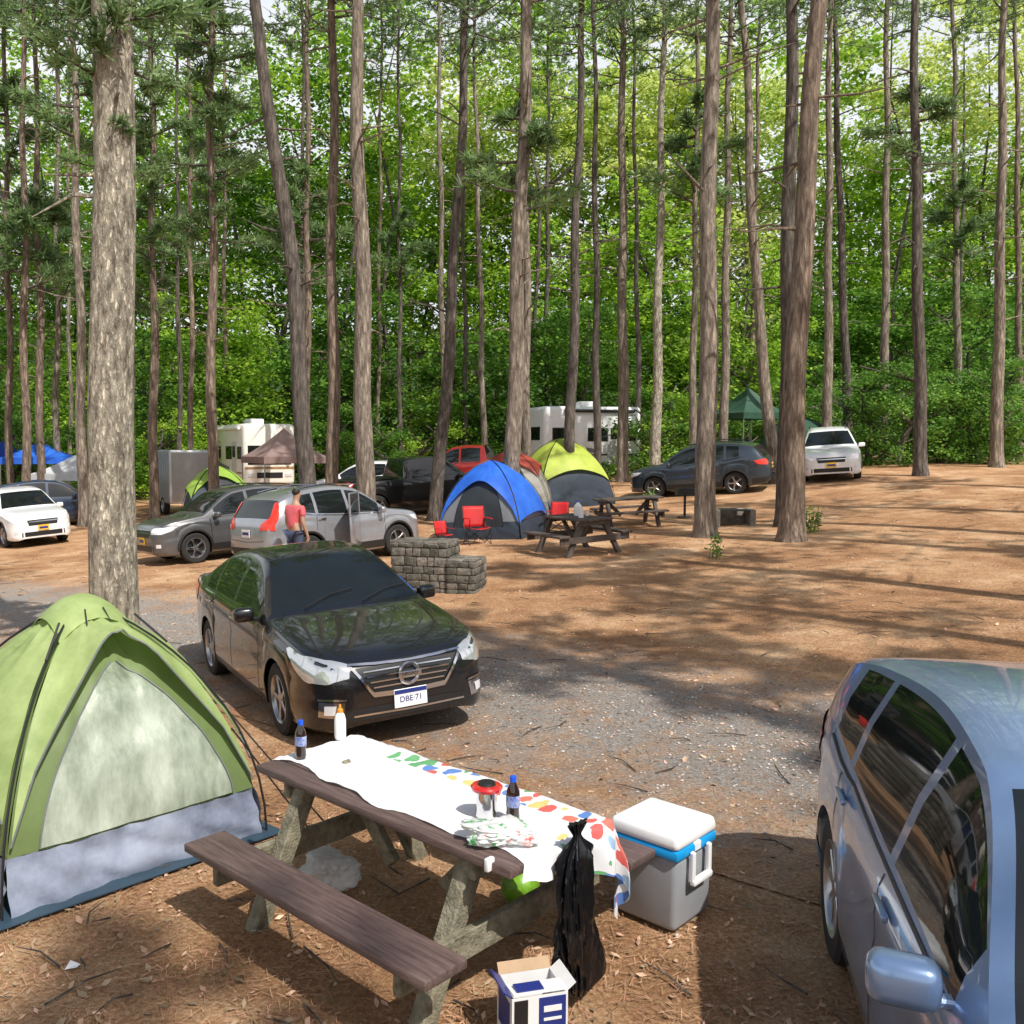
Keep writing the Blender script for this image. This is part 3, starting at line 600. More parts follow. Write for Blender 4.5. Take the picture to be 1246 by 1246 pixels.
mxn=nn(nt,'ShaderNodeMath',operation='MAXIMUM'); L.new(g4n.outputs[0],mxn.inputs[0]); L.new(g6.outputs[0],mxn.inputs[1])
ml=nn(nt,'ShaderNodeMath',operation='MULTIPLY'); L.new(lt.outputs[0],ml.inputs[0]); L.new(mxn.outputs[0],ml.inputs[1])
m9=nn(nt,'ShaderNodeMath',operation='MULTIPLY'); m9.inputs[1].default_value=.88; L.new(ml.outputs[0],m9.inputs[0])
sc2=nn(nt,'ShaderNodeSeparateColor'); L.new(vo.outputs['Color'],sc2.inputs[0])
cr=nn(nt,'ShaderNodeValToRGB'); cr.color_ramp.interpolation='CONSTANT'; e=cr.color_ramp.elements; e[0].color=(.75,.05,.03,1); e[1].position=.28; e[1].color=(.04,.2,.65,1)
for p,cc in((.50,(.85,.62,.15,1)),(.6,(.08,.42,.12,1)),(.78,(.75,.12,.06,1)),(.88,(.3,.5,.75,1))): q=e.new(p); q.color=cc
L.new(sc2.outputs[0],cr.inputs[0]); mxc=nn(nt,'ShaderNodeMix',data_type='RGBA'); L.new(m9.outputs[0],mxc.inputs[0]); mxc.inputs[6].default_value=(.93,.93,.94,1); L.new(cr.outputs[0],mxc.inputs[7])
L.new(mxc.outputs[2],nt.nodes['Principled BSDF'].inputs['Base Color'])
for n_ in nt.nodes:
    if n_.type=='BSDF_TRANSLUCENT': L.new(mxc.outputs[2],n_.inputs[0])
A=G(); uv=[]
nu,nv=110,60
for i in range(nu+1):
    for j in range(nv+1):
        a=i/nu; b_=j/nv; ne=-.27+.04*math.sin(a*9)+.08*noise.noise(V((a*6,0,0)))-.06*ss(.75,1,a)
        v=ne+b_*(.40+.30-ne); u=-.93+a*(1.96+.16*ss(-.3,.35,v)); z=.757+.004*noise.noise(V((u*7,v*7,0)))+.016*max(0,noise.noise(V((u*3,v*16,3))))+.010*abs(noise.noise(V((u*11+v*6,v*5,8))))
        ou=max(0,u-.945); ov=max(0,v-.385)
        uv.append((u+1,v+1))
        if ou>0: u=.945+.03*min(1,ou*12)+.04*math.sin(v*26)*min(1,ou*6); z-=ou*.95
        if ov>0: v=.385+.03*min(1,ov*12)+.03*math.sin(u*26+1)*min(1,ov*6); z-=ov*.9
        A.v.append(V((u,v,z)))
for i in range(nu):
    for j in range(nv): q=i*(nv+1)+j; A.f.append((q,q+nv+1,q+nv+2,q+1))
cl_=A.build('tablecloth',cm,ang=180); cl_.matrix_world=TM; ul=cl_.data.uv_layers.new(name='UV')
for lp in cl_.data.loops: ul.data[lp.index].uv=uv[lp.vertex_index]
tag(cl_,'white plastic tablecloth with bright leaf print along its edge, on the foreground picnic table','tablecloth')
def onT(px,py): p=pz(px,py,.765); return p
def bottle(name,label,px,py,prof):
    p=onT(px,py); r=thing(name,label,'bottle',p,0,z=.766)
    for nm,pr,mt in prof: G().lathe(pr,20).build(nm,mt,r)
m_cola=M('dark_cola',(.02,.008,.005),.08,coat=1); m_blue=M('blue_plastic',(.01,.10,.75),.35); m_bl2=M('blue_label',(.01,.06,.45),.35,c2=(.5,.55,.65),scale=22)
cola=[('liquid',[(0,0),(.030,.002),(.033,.02),(.031,.06),(.033,.075)],m_cola),('label_wrap',[(.0335,.075),(.034,.08),(.034,.125),(.0335,.13)],m_bl2),('neck',[(.033,.13),(.031,.15),(.016,.185),(.013,.195)],m_cola),('cap',[(.0155,.193),(.016,.218),(.012,.221),(0,.221)],m_blue)]
bottle('cola_bottle','cola bottle with blue cap at the far left end of the table',366,922,cola)
bottle('cola_bottle','cola bottle with blue cap beside the metal pot with red lid',624,999,cola)
m_or=M('orange_plastic',(.85,.3,.03),.4)
bottle('sunscreen_bottle','white squeeze bottle with small orange nozzle at the far table corner',414,899,[('bottle_body',[(0,0),(.033,.002),(.036,.02),(.036,.12),(.028,.15),(.016,.165)],m_white),('cap',[(.017,.163),(.017,.185),(.009,.19),(.006,.215),(0,.216)],m_or)])
p=onT(592,993); r=thing('metal_pot','brushed metal pot with red lid in the middle of the table','pot',p,0,z=.766)
G().lathe([(0,0),(.052,.0),(.056,.01),(.05,.10),(.048,.13)],28).build('pot_body',m_chrome,r); m_rl=M('red_lid',(.6,.02,.02),.25,coat=1)
G().lathe([(.05,.128),(.075,.133),(.079,.147),(.07,.156),(.045,.158)],28).build('lid',m_rl,r); G().lathe([(.045,.157),(.04,.17),(0,.172)],20).build('lid_center',m_black,r)
def blob(name,label,cat,loc,dim,mat,seed,amp=.35,z=None,f=4):
    bm=bmesh.new(); bmesh.ops.create_icosphere(bm,subdivisions=5,radius=1)
    for v in bm.verts:
        c=v.co.copy(); q=noise.noise(c*f*.5+V((seed,0,0)))*amp+abs(noise.noise(c*f*1.7+V((0,seed,0))))*amp*.7
        k=1+q
        v.co=V((c.x*k*dim[0],c.y*k*dim[1],c.z*(1+q*.6)*dim[2]))
        if v.co.z<-dim[2]*.8: v.co.z=-dim[2]*.8
    bm.verts.index_update(); A=G(); A.add([v.co.copy()+V((0,0,dim[2]*.8)) for v in bm.verts],[[v.index for v in f_.verts] for f_ in bm.faces]); bm.free()
    o=A.build(name,mat,ang=70); o.location=(loc[0],loc[1],(g(loc[0],loc[1]) if z is None else z)); tag(o,label,cat); return o
m_bag=M('printed_white_bag',(.82,.84,.82),.2,scale=11,trans=.3); nt=m_bag.node_tree; rp=[n_ for n_ in nt.nodes if n_.type=='VALTORGB'][0].color_ramp
rp.elements[0].position=.40; rp.elements[0].color=(.12,.45,.15,1); rp.elements[1].position=.66; rp.elements[1].color=(.75,.10,.08,1)
for p_,c_ in((.44,(.85,.87,.85,1)),(.58,(.85,.86,.85,1))): q=rp.elements.new(p_); q.color=c_
blob('grocery_bag','crumpled clear plastic bag with red and green contents near the table end','bag',onT(608,1022),(.15,.09,.05),m_bag,3,z=.765,f=2.6,amp=.55)
blob('plastic_bag','white plastic bag on the ground under the foreground table','bag',gp(398,1080),(.17,.12,.12),M('white_bag',(.75,.75,.73),.35,trans=.3),9,f=2.4,amp=.45)
# trash bag tied at table height, hanging down in creased folds
A=G(); n=90; m=110
for i in range(m):
    t=i/(m-1); z=.88-.80*t
    rad=(.05-.5*t if t<.06 else .020+.075*ss(.06,.20,t)+.028*ss(.3,.8,t)-.06*ss(.93,1,t))
    fold=.10+.34*(1-ss(.15,.6,t))
    for k in range(n):
        a=2*PI*k/n; ca,sa=math.cos(a),math.sin(a)
        cz=abs(noise.noise(V((ca*3.4+z*1.2,sa*3.4,z*3.2+9))))+.6*abs(noise.noise(V((ca*6.5,sa*6.5+z*4,z*7))))
        q=1+.42*noise.noise(V((ca*1.2,sa*1.2,z*2.6)))+fold*(.5-abs(math.sin(a*4.5+z*3)))-.42*cz
        A.v.append(V((rad*q*ca*.62,rad*q*sa*1.2+.022*math.sin(z*6+1),z+.012*noise.noise(V((ca*2,sa*2,z*4))))))
for i in range(m-1):
    for k in range(n): A.f.append((i*n+k,(i+1)*n+k,(i+1)*n+(k+1)%n,i*n+(k+1)%n))
A.f.append(tuple((m-1)*n+k for k in range(n))); A.f.append(tuple(range(n))[::-1])
mb=M('black_bag',(.007,.007,.008),.26,spec=.5); nt=mb.node_tree; vo=nn(nt,'ShaderNodeTexVoronoi',feature='DISTANCE_TO_EDGE'); vo.inputs['Scale'].default_value=17; tc=nn(nt,'ShaderNodeTexCoord'); mp=nn(nt,'ShaderNodeMapping'); mp.inputs['Scale'].default_value=(1,1,.45); nt.links.new(tc.outputs['Object'],mp.inputs[0]); nt.links.new(mp.outputs[0],vo.inputs['Vector'])
bu=nn(nt,'ShaderNodeBump'); bu.inputs['Strength'].default_value=.5; bu.inputs['Distance'].default_value=.02; nt.links.new(vo.outputs['Distance'],bu.inputs['Height']); nt.links.new(bu.outputs[0],nt.nodes['Principled BSDF'].inputs['Normal'])
tb=A.build('trash_bag',mb,ang=50); q=tl(1.02,0.0); tb.location=(q.x,q.y,0); tb.rotation_euler=(0,0,R(-45)); tag(tb,'black trash bag hanging from the end of the foreground table','bag')
o=G().box((.025,.05,.06),(0,0,0),(0,0,0),.008,2).build('table_clip',m_white); q=tl(.82,-.375,.745); o.location=q; o.rotation_euler=(0,0,R(-45)); tag(o,'small white clip on the near edge of the foreground table','clip')
# cooler
m_cg=M('cooler_grey',(.30,.31,.33),.45,var=.05); m_cb=M('cooler_blue',(.01,.33,.75),.35)
q=tl(.83,1.05); r=thing('cooler','grey cooler with blue band and white lid by the table bench','cooler',q,R(-45)); r.scale=(.93,.93,1.0)
G().box((.40,.40,.40),(0,0,.22),(0,0,0),.035,3,taper=1.06).build('cooler_body',m_cg,r)
G().box((.45,.45,.055),(0,0,.44),(0,0,0),.015,2).build('band',m_cb,r)
G().box((.46,.46,.085),(0,0,.51),(0,0,0),.03,3,taper=.95).box((.3,.26,.012),(0,0,.555),(0,0,0),.005,1).build('lid',m_white,r)
A=G()
for s in(-1,1): A.box((.03,.03,.17),(.245,s*.09,.36),(0,0,0),.008,1)
A.box((.035,.21,.035),(.25,0,.28),(0,0,0),.01,2); A.build('handle',m_white,r)
for s in(-1,1): G().lathe([(0,-.02),(.04,-.02),(.04,.02),(0,.02)],14,Matrix.Translation((-.18,s*.17,.04))@Matrix.Rotation(PI/2,4,'X')).build('wheel',m_black,r)
G().box((.02,.07,.05),(.218,0,.445),(0,0,0),.006,1).build('latch',m_white,r)
# carton
m_card=M('cardboard',(.45,.31,.19),.85); m_cw=M('carton_white',(.8,.8,.79),.5,var=.03)
q=pz(645,1180,.26); r=thing('drink_carton','open white drink carton printed navy and black beside the table leg','box',(q.x,q.y-.08),R(14))
A=G()
for s in(-1,1): A.box((.25,.006,.25),(0,s*.095,.125)); A.box((.006,.184,.25),(s*.122,0,.125))
A.box((.242,.184,.006),(0,0,.004)); A.build('carton_body',m_cw,r,ang=0)
for nm,sz,c_,ro_,mm in(('flap',(.24,.006,.05),(0,.108,.268),(-.6,0,0),m_card),('flap',(.24,.006,.10),(0,-.055,.262),(1.45,0,0),m_cw),('flap',(.006,.18,.06),(-.14,0,.264),(0,-.9,0),m_navy),('flap',(.006,.18,.06),(.14,0,.264),(0,.9,0),m_cw)): G().box(sz,c_,ro_).build(nm,mm,r,ang=0)
for a_ in(((.12,.003,.15),(.055,-.1,.165)),((.06,.003,.15),(-.085,-.1,.165)),((.22,.003,.035),(.0,-.1,.045)),((.003,.14,.15),(-.127,.0,.14))): G().box(*a_).build('print',m_navy if a_[0][0]>.08 or a_[0][1]>.1 else m_black,r,ang=0)
G().box((.12,.06,.004),(-.04,-.06,.273)).build('print',m_navy,r,ang=0)
G().box((.08,.004,.025),(.055,-.102,.19)).build('print',m_cw,r,ang=0); G().box((.08,.004,.012),(.055,-.102,.145)).build('print',m_cw,r,ang=0)
bo=G().lathe([(0,0)]+[(.11*math.sin(PI*k/12),.11-.11*math.cos(PI*k/12)) for k in range(1,12)]+[(0,.22)],24).build('play_ball',M('lime_black',(.25,.55,.03),.4,c2=(.02,.03,.01),scale=5)); q=gp(633,1103); bo.location=q; tag(bo,'lime green and black ball on the ground beneath the table','ball')
pp=G().add([(-.03,-.02,.0),(.03,-.02,.012),(.03,.03,0),(-.02,.03,.02)],[(0,1,2,3)]).build('paper_scrap',m_white,ang=0); pp.location=gp(88,1182)+V((0,0,.018)); tag(pp,'tiny white paper scrap on the ground at lower left','paper')
# ---------- tents
def tent(label,loc,deg,hx,hy,Hh,mf,mw,ms,md,fly_te=(.3,.3,.3,.3),arch=(.3,0,0,0),doors=(0,),group=None,pole=.008,p1=1.15,p2=.95,fl=.03,skirt=.14,hem=None,tri=0,bul=.10,dt=(.10,.72),wr_=.012,out=.10):
    r=thing('dome_tent',label,'tent',loc,R(deg),group,tilt=True)
    cs=[V((hx,-hy,0)),V((hx,hy,0)),V((-hx,hy,0)),V((-hx,-hy,0))]
    def rg(k,t):
        c=cs[k%4]; a=t*PI/2; q=max(0,math.cos(a))**p1; return V((c.x*q,c.y*q,Hh*math.sin(a)**p2))
    def Pn(k,t,u,off=0):
        p=rg(k,t).lerp(rg(k+1,t),u); s=math.sin(PI*u); nrm=(cs[k]+cs[(k+1)%4]).normalized()
        p=p+nrm*(bul*s*math.sin(PI*t)*hx - .02*s); o=(nrm*math.cos(t*PI/2)+V((0,0,math.sin(t*PI/2)))); wr=wr_*noise.noise(V((u*5+k*3,t*7,Hh)))+wr_*1.2*noise.noise(V((u*14+t*5,t*9-u*6,k)))*s
        return p+o*(off+wr)
    for k in range(4):
        G().grid(lambda t,u:Pn(k,t*skirt,u)+(cs[k]+cs[(k+1)%4]).normalized()*((1-t)*.05+wr_*1.3*noise.noise(V((u*11+t*3,t*2,k)))),10,50).build('skirt',ms,r,ang=60)
        G().grid(lambda t,u:Pn(k,skirt+t*(1-skirt),u),20,24).build('wall_panel',mw,r,ang=60)
        te=fly_te[k]
        def E(u): return te+arch[k]*max(0,math.sin(PI*u))**.6
        G().grid(lambda t,u:Pn(k,E(u)+(1-E(u))*t,u,fl+ (1-t)**3*out*math.sin(PI*u)*(1 if arch[k] else .3)),20,28).build('fly_panel',mf,r,ang=60)
        G().tube([Pn(k,E(i/20),i/20,fl+out*math.sin(PI*i/20)*(1 if arch[k] else .3)) for i in range(21)],pole*.8,5).build('fly_hem',hem or m_black,r)
    for k in doors:
        wd_=(lambda t:.74*(1-t**1.9)**.75+.05) if tri else (lambda t:.62-.25*t*t)
        G().grid(lambda t,u:Pn(k,dt[0]+t*(dt[1]-dt[0]),.5+(u-.5)*wd_(t),.014),16,16).build('door_panel',md,r,ang=60)
        for u in(0,1): G().tube([Pn(k,dt[0]+t/14*(dt[1]-dt[0]),.5+(u-.5)*wd_(t/14),.02) for t in range(15)],pole*.7,5).build('door_zip',hem or m_black,r)
    for k in range(2):
        pts=[rg(k,t/14) for t in range(15)]+[rg(k+2,1-t/14) for t in range(1,15)]
        pts=[p+V((p.x,p.y,max(.0,p.z))).normalized()*(fl+.02) if p.length>0 else p for p in pts]
        G().tube(pts,pole,6).build('pole',m_black,r)
    return r,Pn,rg
def fab(n,c,v=.12,t=.35,**k): return M(n,c,.55,var=v,scale=2,trans=t,bump=.25,bs=5,**k)
f_g=fab('green_fly',(.36,.49,.17),c2=(.53,.65,.27)); f_g2=fab('green_wall',(.20,.28,.10)); f_bl=fab('slate_skirt',(.14,.17,.25),.25,.1,c2=(.32,.36,.46)); f_ms=M('mesh_panel',(.27,.33,.23),.4,c2=(.72,.79,.66),scale=1.6,stretch=(2,2,.8),trans=.35,bump=.4,bs=6)
gt,Pn,rg=tent('large green dome tent with grey skirt at the left foreground',(-2.26,5.95),-45,.79,.81,1.5,f_g,f_g2,f_bl,f_ms,fly_te=(.15,.2,.2,.2),arch=(.48,.12,.1,.12),pole=.008,skirt=.125,fl=.04,hem=fab('grey_webbing',(.25,.27,.27)),p1=1.45,p2=.95,tri=1,bul=.12,dt=(.13,.60),wr_=.028,out=.17)
A=G().grid(lambda t,u:V(((u-.5)*.50,(t-.5)*.50,1.63-.42*((u-.5)**2+(t-.5)**2)*1.3)),8,8); A.build('vent_cap',f_g,gt,ang=60)
for s in(-1,1): G().tube([V((.25,s*.25,1.49)),V((.40,s*.40,1.30))],.008,5).build('vent_strap',m_black,gt)
for u in(.3,.7): G().tube([V((.2,(u-.5)*.3,1.55)),Pn(0,.72,u,.06)],.005,5).build('vent_strap',m_black,gt)
G().tube([Pn(0,.3,1,.05),V((.95,1.1,.01))],.006,5).build('guy_line',m_black,gt); G().tube([Pn(1,.5,.1,.06),V((1.05,1.2,.01))],.006,5).build('guy_line',m_black,gt)
A=G().box((1.85,1.85,.008),(0,0,.022)); o=A.build('ground_tarp',M('dark_tarp',(.03,.06,.09),.5)); o.location=gt.location; o.rotation_euler=gt.rotation_euler; tag(o,'dark blue ground sheet showing beneath the green tent','tarp')
f_b=fab('blue_fly',(.03,.17,.85),c2=(.05,.24,.95)); f_gr=fab('grey_wall',(.28,.30,.33)); f_dk=fab('dark_door',(.04,.05,.06)); f_red=fab('rust_fly',(.5,.09,.06)); f_lm=fab('lime_fly',(.58,.72,.09),c2=(.68,.8,.13)); f_nv=fab('navy_wall',(.05,.07,.10)); f_w=fab('cream_wall',(.5,.48,.42)); f_lg=fab('bright_lime',(.42,.65,.10)); f_dg=fab('forest_green',(.04,.09,.06)); f_tl=fab('teal_green',(.05,.13,.085))
b=gp(605,655); tent('blue and grey dome tent behind the red folding chair',(b.x,b.y+.9),-115,1.08,1.08,1.9,f_b,f_gr,f_nv,f_dk,fly_te=(.12,.12,.2,.3),arch=(.38,.06,.1,.1),doors=(0,),p1=1.35)
b=gp(622,632); tent('rust red and cream dome tent partly hidden behind the blue tent',(b.x+.15,b.y+1.3),-100,1.2,1.2,1.95,f_red,f_w,f_gr,f_dk,fly_te=(.4,.4,.5,.4),arch=(.2,.1,.1,.1),p1=1.3)
b=gp(690,617); tent('lime yellow dome tent with dark walls right of the blue tent',(b.x,b.y+1.0),-75,1.25,1.25,2.15,f_lm,f_nv,f_nv,f_dk,fly_te=(.22,.5,.45,.25),arch=(.12,.1,.1,.1),doors=(1,),p1=1.35)
b=gd(267,28); tent('bright lime tent behind the grey suv',(b.x,b.y),-70,1.1,1.05,2.0,f_lg,f_nv,f_nv,f_dk,fly_te=(.4,.3,.35,.35),arch=(.2,.1,.1,.1),p1=1.3)
b=gd(972,37); tent('dark green dome tent beside the white suv at right',(b.x,b.y),-80,1.3,1.2,1.9,f_tl,f_tl,f_dg,f_gr,fly_te=(.2,.2,.2,.2))
# ---------- canopies
def canopy(label,loc,deg,w,hl,hp,m,group=None,wall=None):
    r=thing('pop_up_canopy',label,'canopy',loc,R(deg),group); h=w/2; A=G()
    def f(k):
        c=[(h,-h),(h,h),(-h,h),(-h,-h)]; a=c[k];b_=c[(k+1)%4]
        return lambda t,u:V(((a[0]+(b_[0]-a[0])*u)*(1-t),(a[1]+(b_[1]-a[1])*u)*(1-t),hl+(hp-hl)*(t**1.25)-.06*math.sin(PI*u)*math.sin(PI*t)))
    for k in range(4): A.grid(f(k),10,10)
    A.build('roof',m,r,ang=25)
    for k in range(4):
        F_=f(k); G().grid(lambda t,u:F_(0,u)+V((0,0,-.25*t)),2,10).build('valance',m,r,ang=60)
    for x in(-1,1):
        for y in(-1,1): G().tube([(x*(h-.04),y*(h-.04),0),(x*(h-.04),y*(h-.04),hl)],.022,6).build('leg',m_alloy,r)
    if wall: G().box((.02,w-.1,hl-.3),(-h+.05,0,hl/2)).build('side_wall',wall,r,ang=0)
canopy('blue pop up canopy behind the white suv at left',gd(50,38),15,2.7,2.35,3.0,f_b)
canopy('darker blue canopy at the far left edge',gd(4,42),10,3.0,2.3,3.1,fab('deep_blue',(.02,.06,.4)))
canopy('mauve brown pop up canopy in front of the cream motorhome',gd(346,36),30,2.6,1.9,3.0,fab('mauve',(.38,.27,.25)))
canopy('dark green canopy among the trees above the dark suv',gd(908,39),20,2.2,2.2,3.3,f_tl)
canopy('white canopy with side wall behind the thick pale trunk',gd(92,36),-10,2.4,1.7,2.4,fab('white_fabric',(.75,.77,.8)),wall=fab('white_sheet',(.65,.67,.72)))
# ---------- rvs
def rv(name,label,cat,loc,deg,L,W,Hh,m,kind):
    r=thing(name,label,cat,loc,R(deg)); z0=.45
    A=G().box((L,W,Hh-z0),(0,0,z0+(Hh-z0)/2),(0,0,0),.18 if kind!='cargo' else .06,4); A.build('body',m,r)
    if kind=='cargo':
        for i in range(int(L/.4)): G().box((.03,.012,Hh-z0-.3),(-L/2+.3+i*.4,-W/2-.006,z0+(Hh-z0)/2)).build('rib',m_alloy,r,ang=0)
        G().box((.02,W-.2,Hh-z0-.2),(L/2+.01,0,z0+(Hh-z0)/2)).build('rear_door',m_alloy,r,ang=0)
    else:
        for x,w_,h_ in((-L*.32,.8,.5),(.05*L,.9,.5),(L*.38,.5,.45)):
            f_=G().box((w_+.1,.03,h_+.1),(x,-W/2-.012,z0+1.45),(0,0,0),.01,1).build('window',m_black,r); G().box((w_,.02,h_),(x,-W/2-.03,z0+1.45)).build('pane',m_glass,f_,ang=0)
        d=G().box((.7,.03,1.75),(L*.22,-W/2-.012,z0+1.08),(0,0,0),.01,1).build('door',M('rv_door',(.6,.6,.6),.4),r); G().box((.4,.02,.5),(L*.22,-W/2-.035,z0+1.5)).build('window',m_glass,d,ang=0)
        G().box((L*.9,.015,.07),(0,-W/2-.01,z0+.55)).build('stripe',m_black if kind=='trailer' else M('tan_stripe',(.35,.2,.1)),r,ang=0)
        G().box((L*.5,.012,.18),(-L*.2,-W/2-.012,z0+.85),(0,.12,0)).build('stripe',M('grey_stripe',(.2,.21,.24)),r,ang=0)
        G().box((.9,.7,.28),(L*.05,0,Hh+.13),(0,0,0),.06,2).build('air_conditioner',m_white,r)
        G().tube([(-L*.3,-W/2-.08,Hh-.2),(L*.42,-W/2-.08,Hh-.2)],.07,10).build('awning',m_black if kind=='trailer' else m_white,r)
        G().box((.03,W*.6,.6),(-L/2-.01,0,z0+1.5),(0,0,0),.01,1).build('window',m_glass,r)
        if kind=='motor':
            G().box((.03,W*.84,.85),(L/2+.01,0,z0+1.35),(0,0,0),.01,1).build('windshield',m_glass,r); G().box((.03,W*.5,.25),(L/2+.01,0,z0+.45),(0,0,0),.01,1).build('grille',m_black,r)
            for s in(-1,1): G().box((.03,.3,.16),(L/2+.012,s*W*.36,z0+.45),(0,0,0),.01,1).build('headlight',m_lampi,r); G().box((.12,.08,.35),(L/2-.05,s*(W/2+.14),z0+1.4),(0,0,0),.02,1).build('side_mirror',m_black,r)
            G().box((.015,W*.95,.1),(L/2+.01,0,z0+.78)).build('stripe',M('front_stripe',(.35,.2,.1)),r,ang=0)
    for x in((-.45,.45) if kind!='motor' else (-L*.3,L*.35)):
        for s in(-1,1): wheel(r,x,s*(W/2-.1),.34,s,5)
rv('travel_trailer','white travel trailer with black trim parked behind the lime yellow tent','trailer',gd(708,42.5),14,4.7,2.4,3.15,M('trailer_white',(.84,.84,.84),.4,var=.04),'trailer')
rv('motorhome','cream white motorhome with wide windshield behind the mauve canopy','motorhome',gd(308,43.5),-62,5.0,2.4,3.2,M('cream_body',(.84,.81,.73),.4,var=.04),'motor')
rv('cargo_trailer','silver ribbed cargo trailer behind the thick pale pine','trailer',gd(222,35),-62,3.2,1.7,2.4,M('cargo_silver',(.45,.46,.47),.4,.5,var=.05),'cargo')
# ---------- stone fireplace
b=gp(533,722); r=thing('stone_fireplace','low fieldstone fireplace between the black car and red chairs','fireplace',(b.x,b.y+.3),R(-18)); rs_=random.Random(4)
def swall(x0,x1,y0,y1,h,nm):
    A=G().box((x1-x0-.05,y1-y0-.05,h-.03),((x0+x1)/2,(y0+y1)/2,h/2-.02)); A.build('mortar_core',m_mortar,r,ang=0); A=G(); z=-.05
    while z<h:
        hh=min(rs_.uniform(.1,.17),h-z+.02)
        for side in range(4):
            ln=(x1-x0) if side%2==0 else (y1-y0); t=0
            while t<ln-.03:
                w_=min(rs_.uniform(.12,.28),ln-t); c_=t+w_/2; d_=.09
                if side==0: q=(x0+c_,y0+d_/3,z+hh/2);sz=(w_-.012,d_,hh-.012)
                elif side==2: q=(x0+c_,y1-d_/3,z+hh/2);sz=(w_-.012,d_,hh-.012)
                elif side==1: q=(x1-d_/3,y0+c_,z+hh/2);sz=(d_,w_-.012,hh-.012)
                else: q=(x0+d_/3,y0+c_,z+hh/2);sz=(d_,w_-.012,hh-.012)
                A.box(sz,q,(rs_.uniform(-.06,.06),rs_.uniform(-.12,.12),rs_.uniform(-.06,.06)),.014,2); t+=w_
        z+=hh
    y=y0
    while y<y1-.05:
        dy=min(rs_.uniform(.2,.3),y1-y); x=x0
        while x<x1-.02:
            w_=min(rs_.uniform(.18,.32),x1-x); A.box((w_-.01,dy-.01,.06),(x+w_/2,y+dy/2,h+.015),(rs_.uniform(-.04,.04),rs_.uniform(-.04,.04),0),.014,2); x+=w_
        y+=dy
    A.build(nm,m_stone,r,ang=40)
swall(-.74,.24,-.28,.5,.80,'stone_block'); swall(.26,.74,-.34,.42,.52,'stone_step')
# ---------- camp chairs
def chair(label,loc,deg,m,s=1):
    r=thing('camp_chair',label,'chair',loc,R(deg),None); r.scale=(s,s,s); w=.28
    G().grid(lambda t,u:V(((t-.5)*.48,(u-.5)*.52,.42-.05*math.sin(PI*u)-.03*(1-t))),6,8).build('seat',m,r,ang=80,solid=.01)
    G().grid(lambda t,u:V((-.24-.14*t-.04*math.sin(PI*u),(u-.5)*.54,.40+.5*t)),6,8).build('backrest',m,r,ang=80,solid=.01)
    for s_ in(-1,1):
        G().tube([(-.26,s_*w,0),(.24,s_*w,.42)],.011,6).build('leg',m_black,r); G().tube([(.26,s_*w,0),(-.24,s_*w,.42),(-.38,s_*w,.92)],.011,6).build('leg',m_black,r)
        G().tube([(.24,s_*w,.42),(.26,s_*w,.62)],.011,6).build('arm_post',m_black,r); G().box((.52,.06,.015),(-.01,s_*w,.63)).build('armrest',m,r)
    for x in(-.25,.25): G().tube([(x,-w,.02),(x,w,.42)],.010,6).build('cross_brace',m_black,r); G().tube([(x,w,.02),(x,-w,.42)],.010,6).build('cross_brace',m_black,r)
m_rc=fab('red_canvas',(.68,.03,.03))
chair('red folding camp chair directly in front of the blue tent',gp(581,662),-75,m_rc,.98)
chair('small red folding chair left of the larger red one',gp(541,663),-60,m_rc,.62)
chair('red folding chair between the blue and lime tents',gp(678,648),-110,m_rc,.85)
b=gp(833,630); r=thing('pedestal_grill','black pedestal grill between the dark picnic table and the pine','grill',b)
G().tube([(0,0,0),(0,0,.62)],.035,8).build('post',m_black,r); G().box((.48,.36,.2),(0,0,.72),(0,0,0),.01,1).build('firebox',m_black,r); G().tube([(0,0,.0),(0,0,.04)],.2,14).build('base',m_mortar,r)
b=gp(893,640); r=thing('fire_box','low square concrete fire box in front of the dark suv','fire pit',b,R(-8)); m_con=M('old_concrete',(.2,.18,.15),.9,c2=(.36,.32,.27),bump=.5)
for s in(-1,1): G().box((.12,.8,.42),(s*.42,.2,.2),(0,0,0),.015,1).build('side_wall',m_con,r)
G().box((.70,.12,.42),(0,.55,.2),(0,0,0),.015,1).build('back_wall',m_con,r); G().box((.72,.5,.02),(0,.15,.38)).build('grate',m_black,r,ang=0)
def ontop(t,du,dv,name,label,cat,parts):
    mt=Matrix.Translation((t.x,t.y,g(t.x,t.y)))@frame(t.x,t.y,R(-68)).to_4x4(); q=mt@V((du,dv,.757)); r=thing(name,label,cat,q,0,z=q.z)
    for nm,pr,m in parts: G().lathe(pr,16).build(nm,m,r)
ontop(t2,-.1,.1,'water_jug','clear white water jug on the small dark picnic table','jug',[('jug_body',[(0,0),(.08,0),(.085,.02),(.085,.2),(.03,.27),(.03,.29)],m_white),('cap',[(.032,.285),(.032,.31),(0,.31)],m_blue)])
ontop(t2,.35,-.1,'paper_towel_roll','short white paper roll at the near end of the small dark table','paper roll',[('roll',[(0,0),(.055,0),(.055,.2),(0,.2)],m_white)])
ontop(t2,.1,.2,'cup','small white cup on the small dark picnic table','cup',[('cup_body',[(0,0),(.03,0),(.04,.1),(.036,.1)],m_white)])
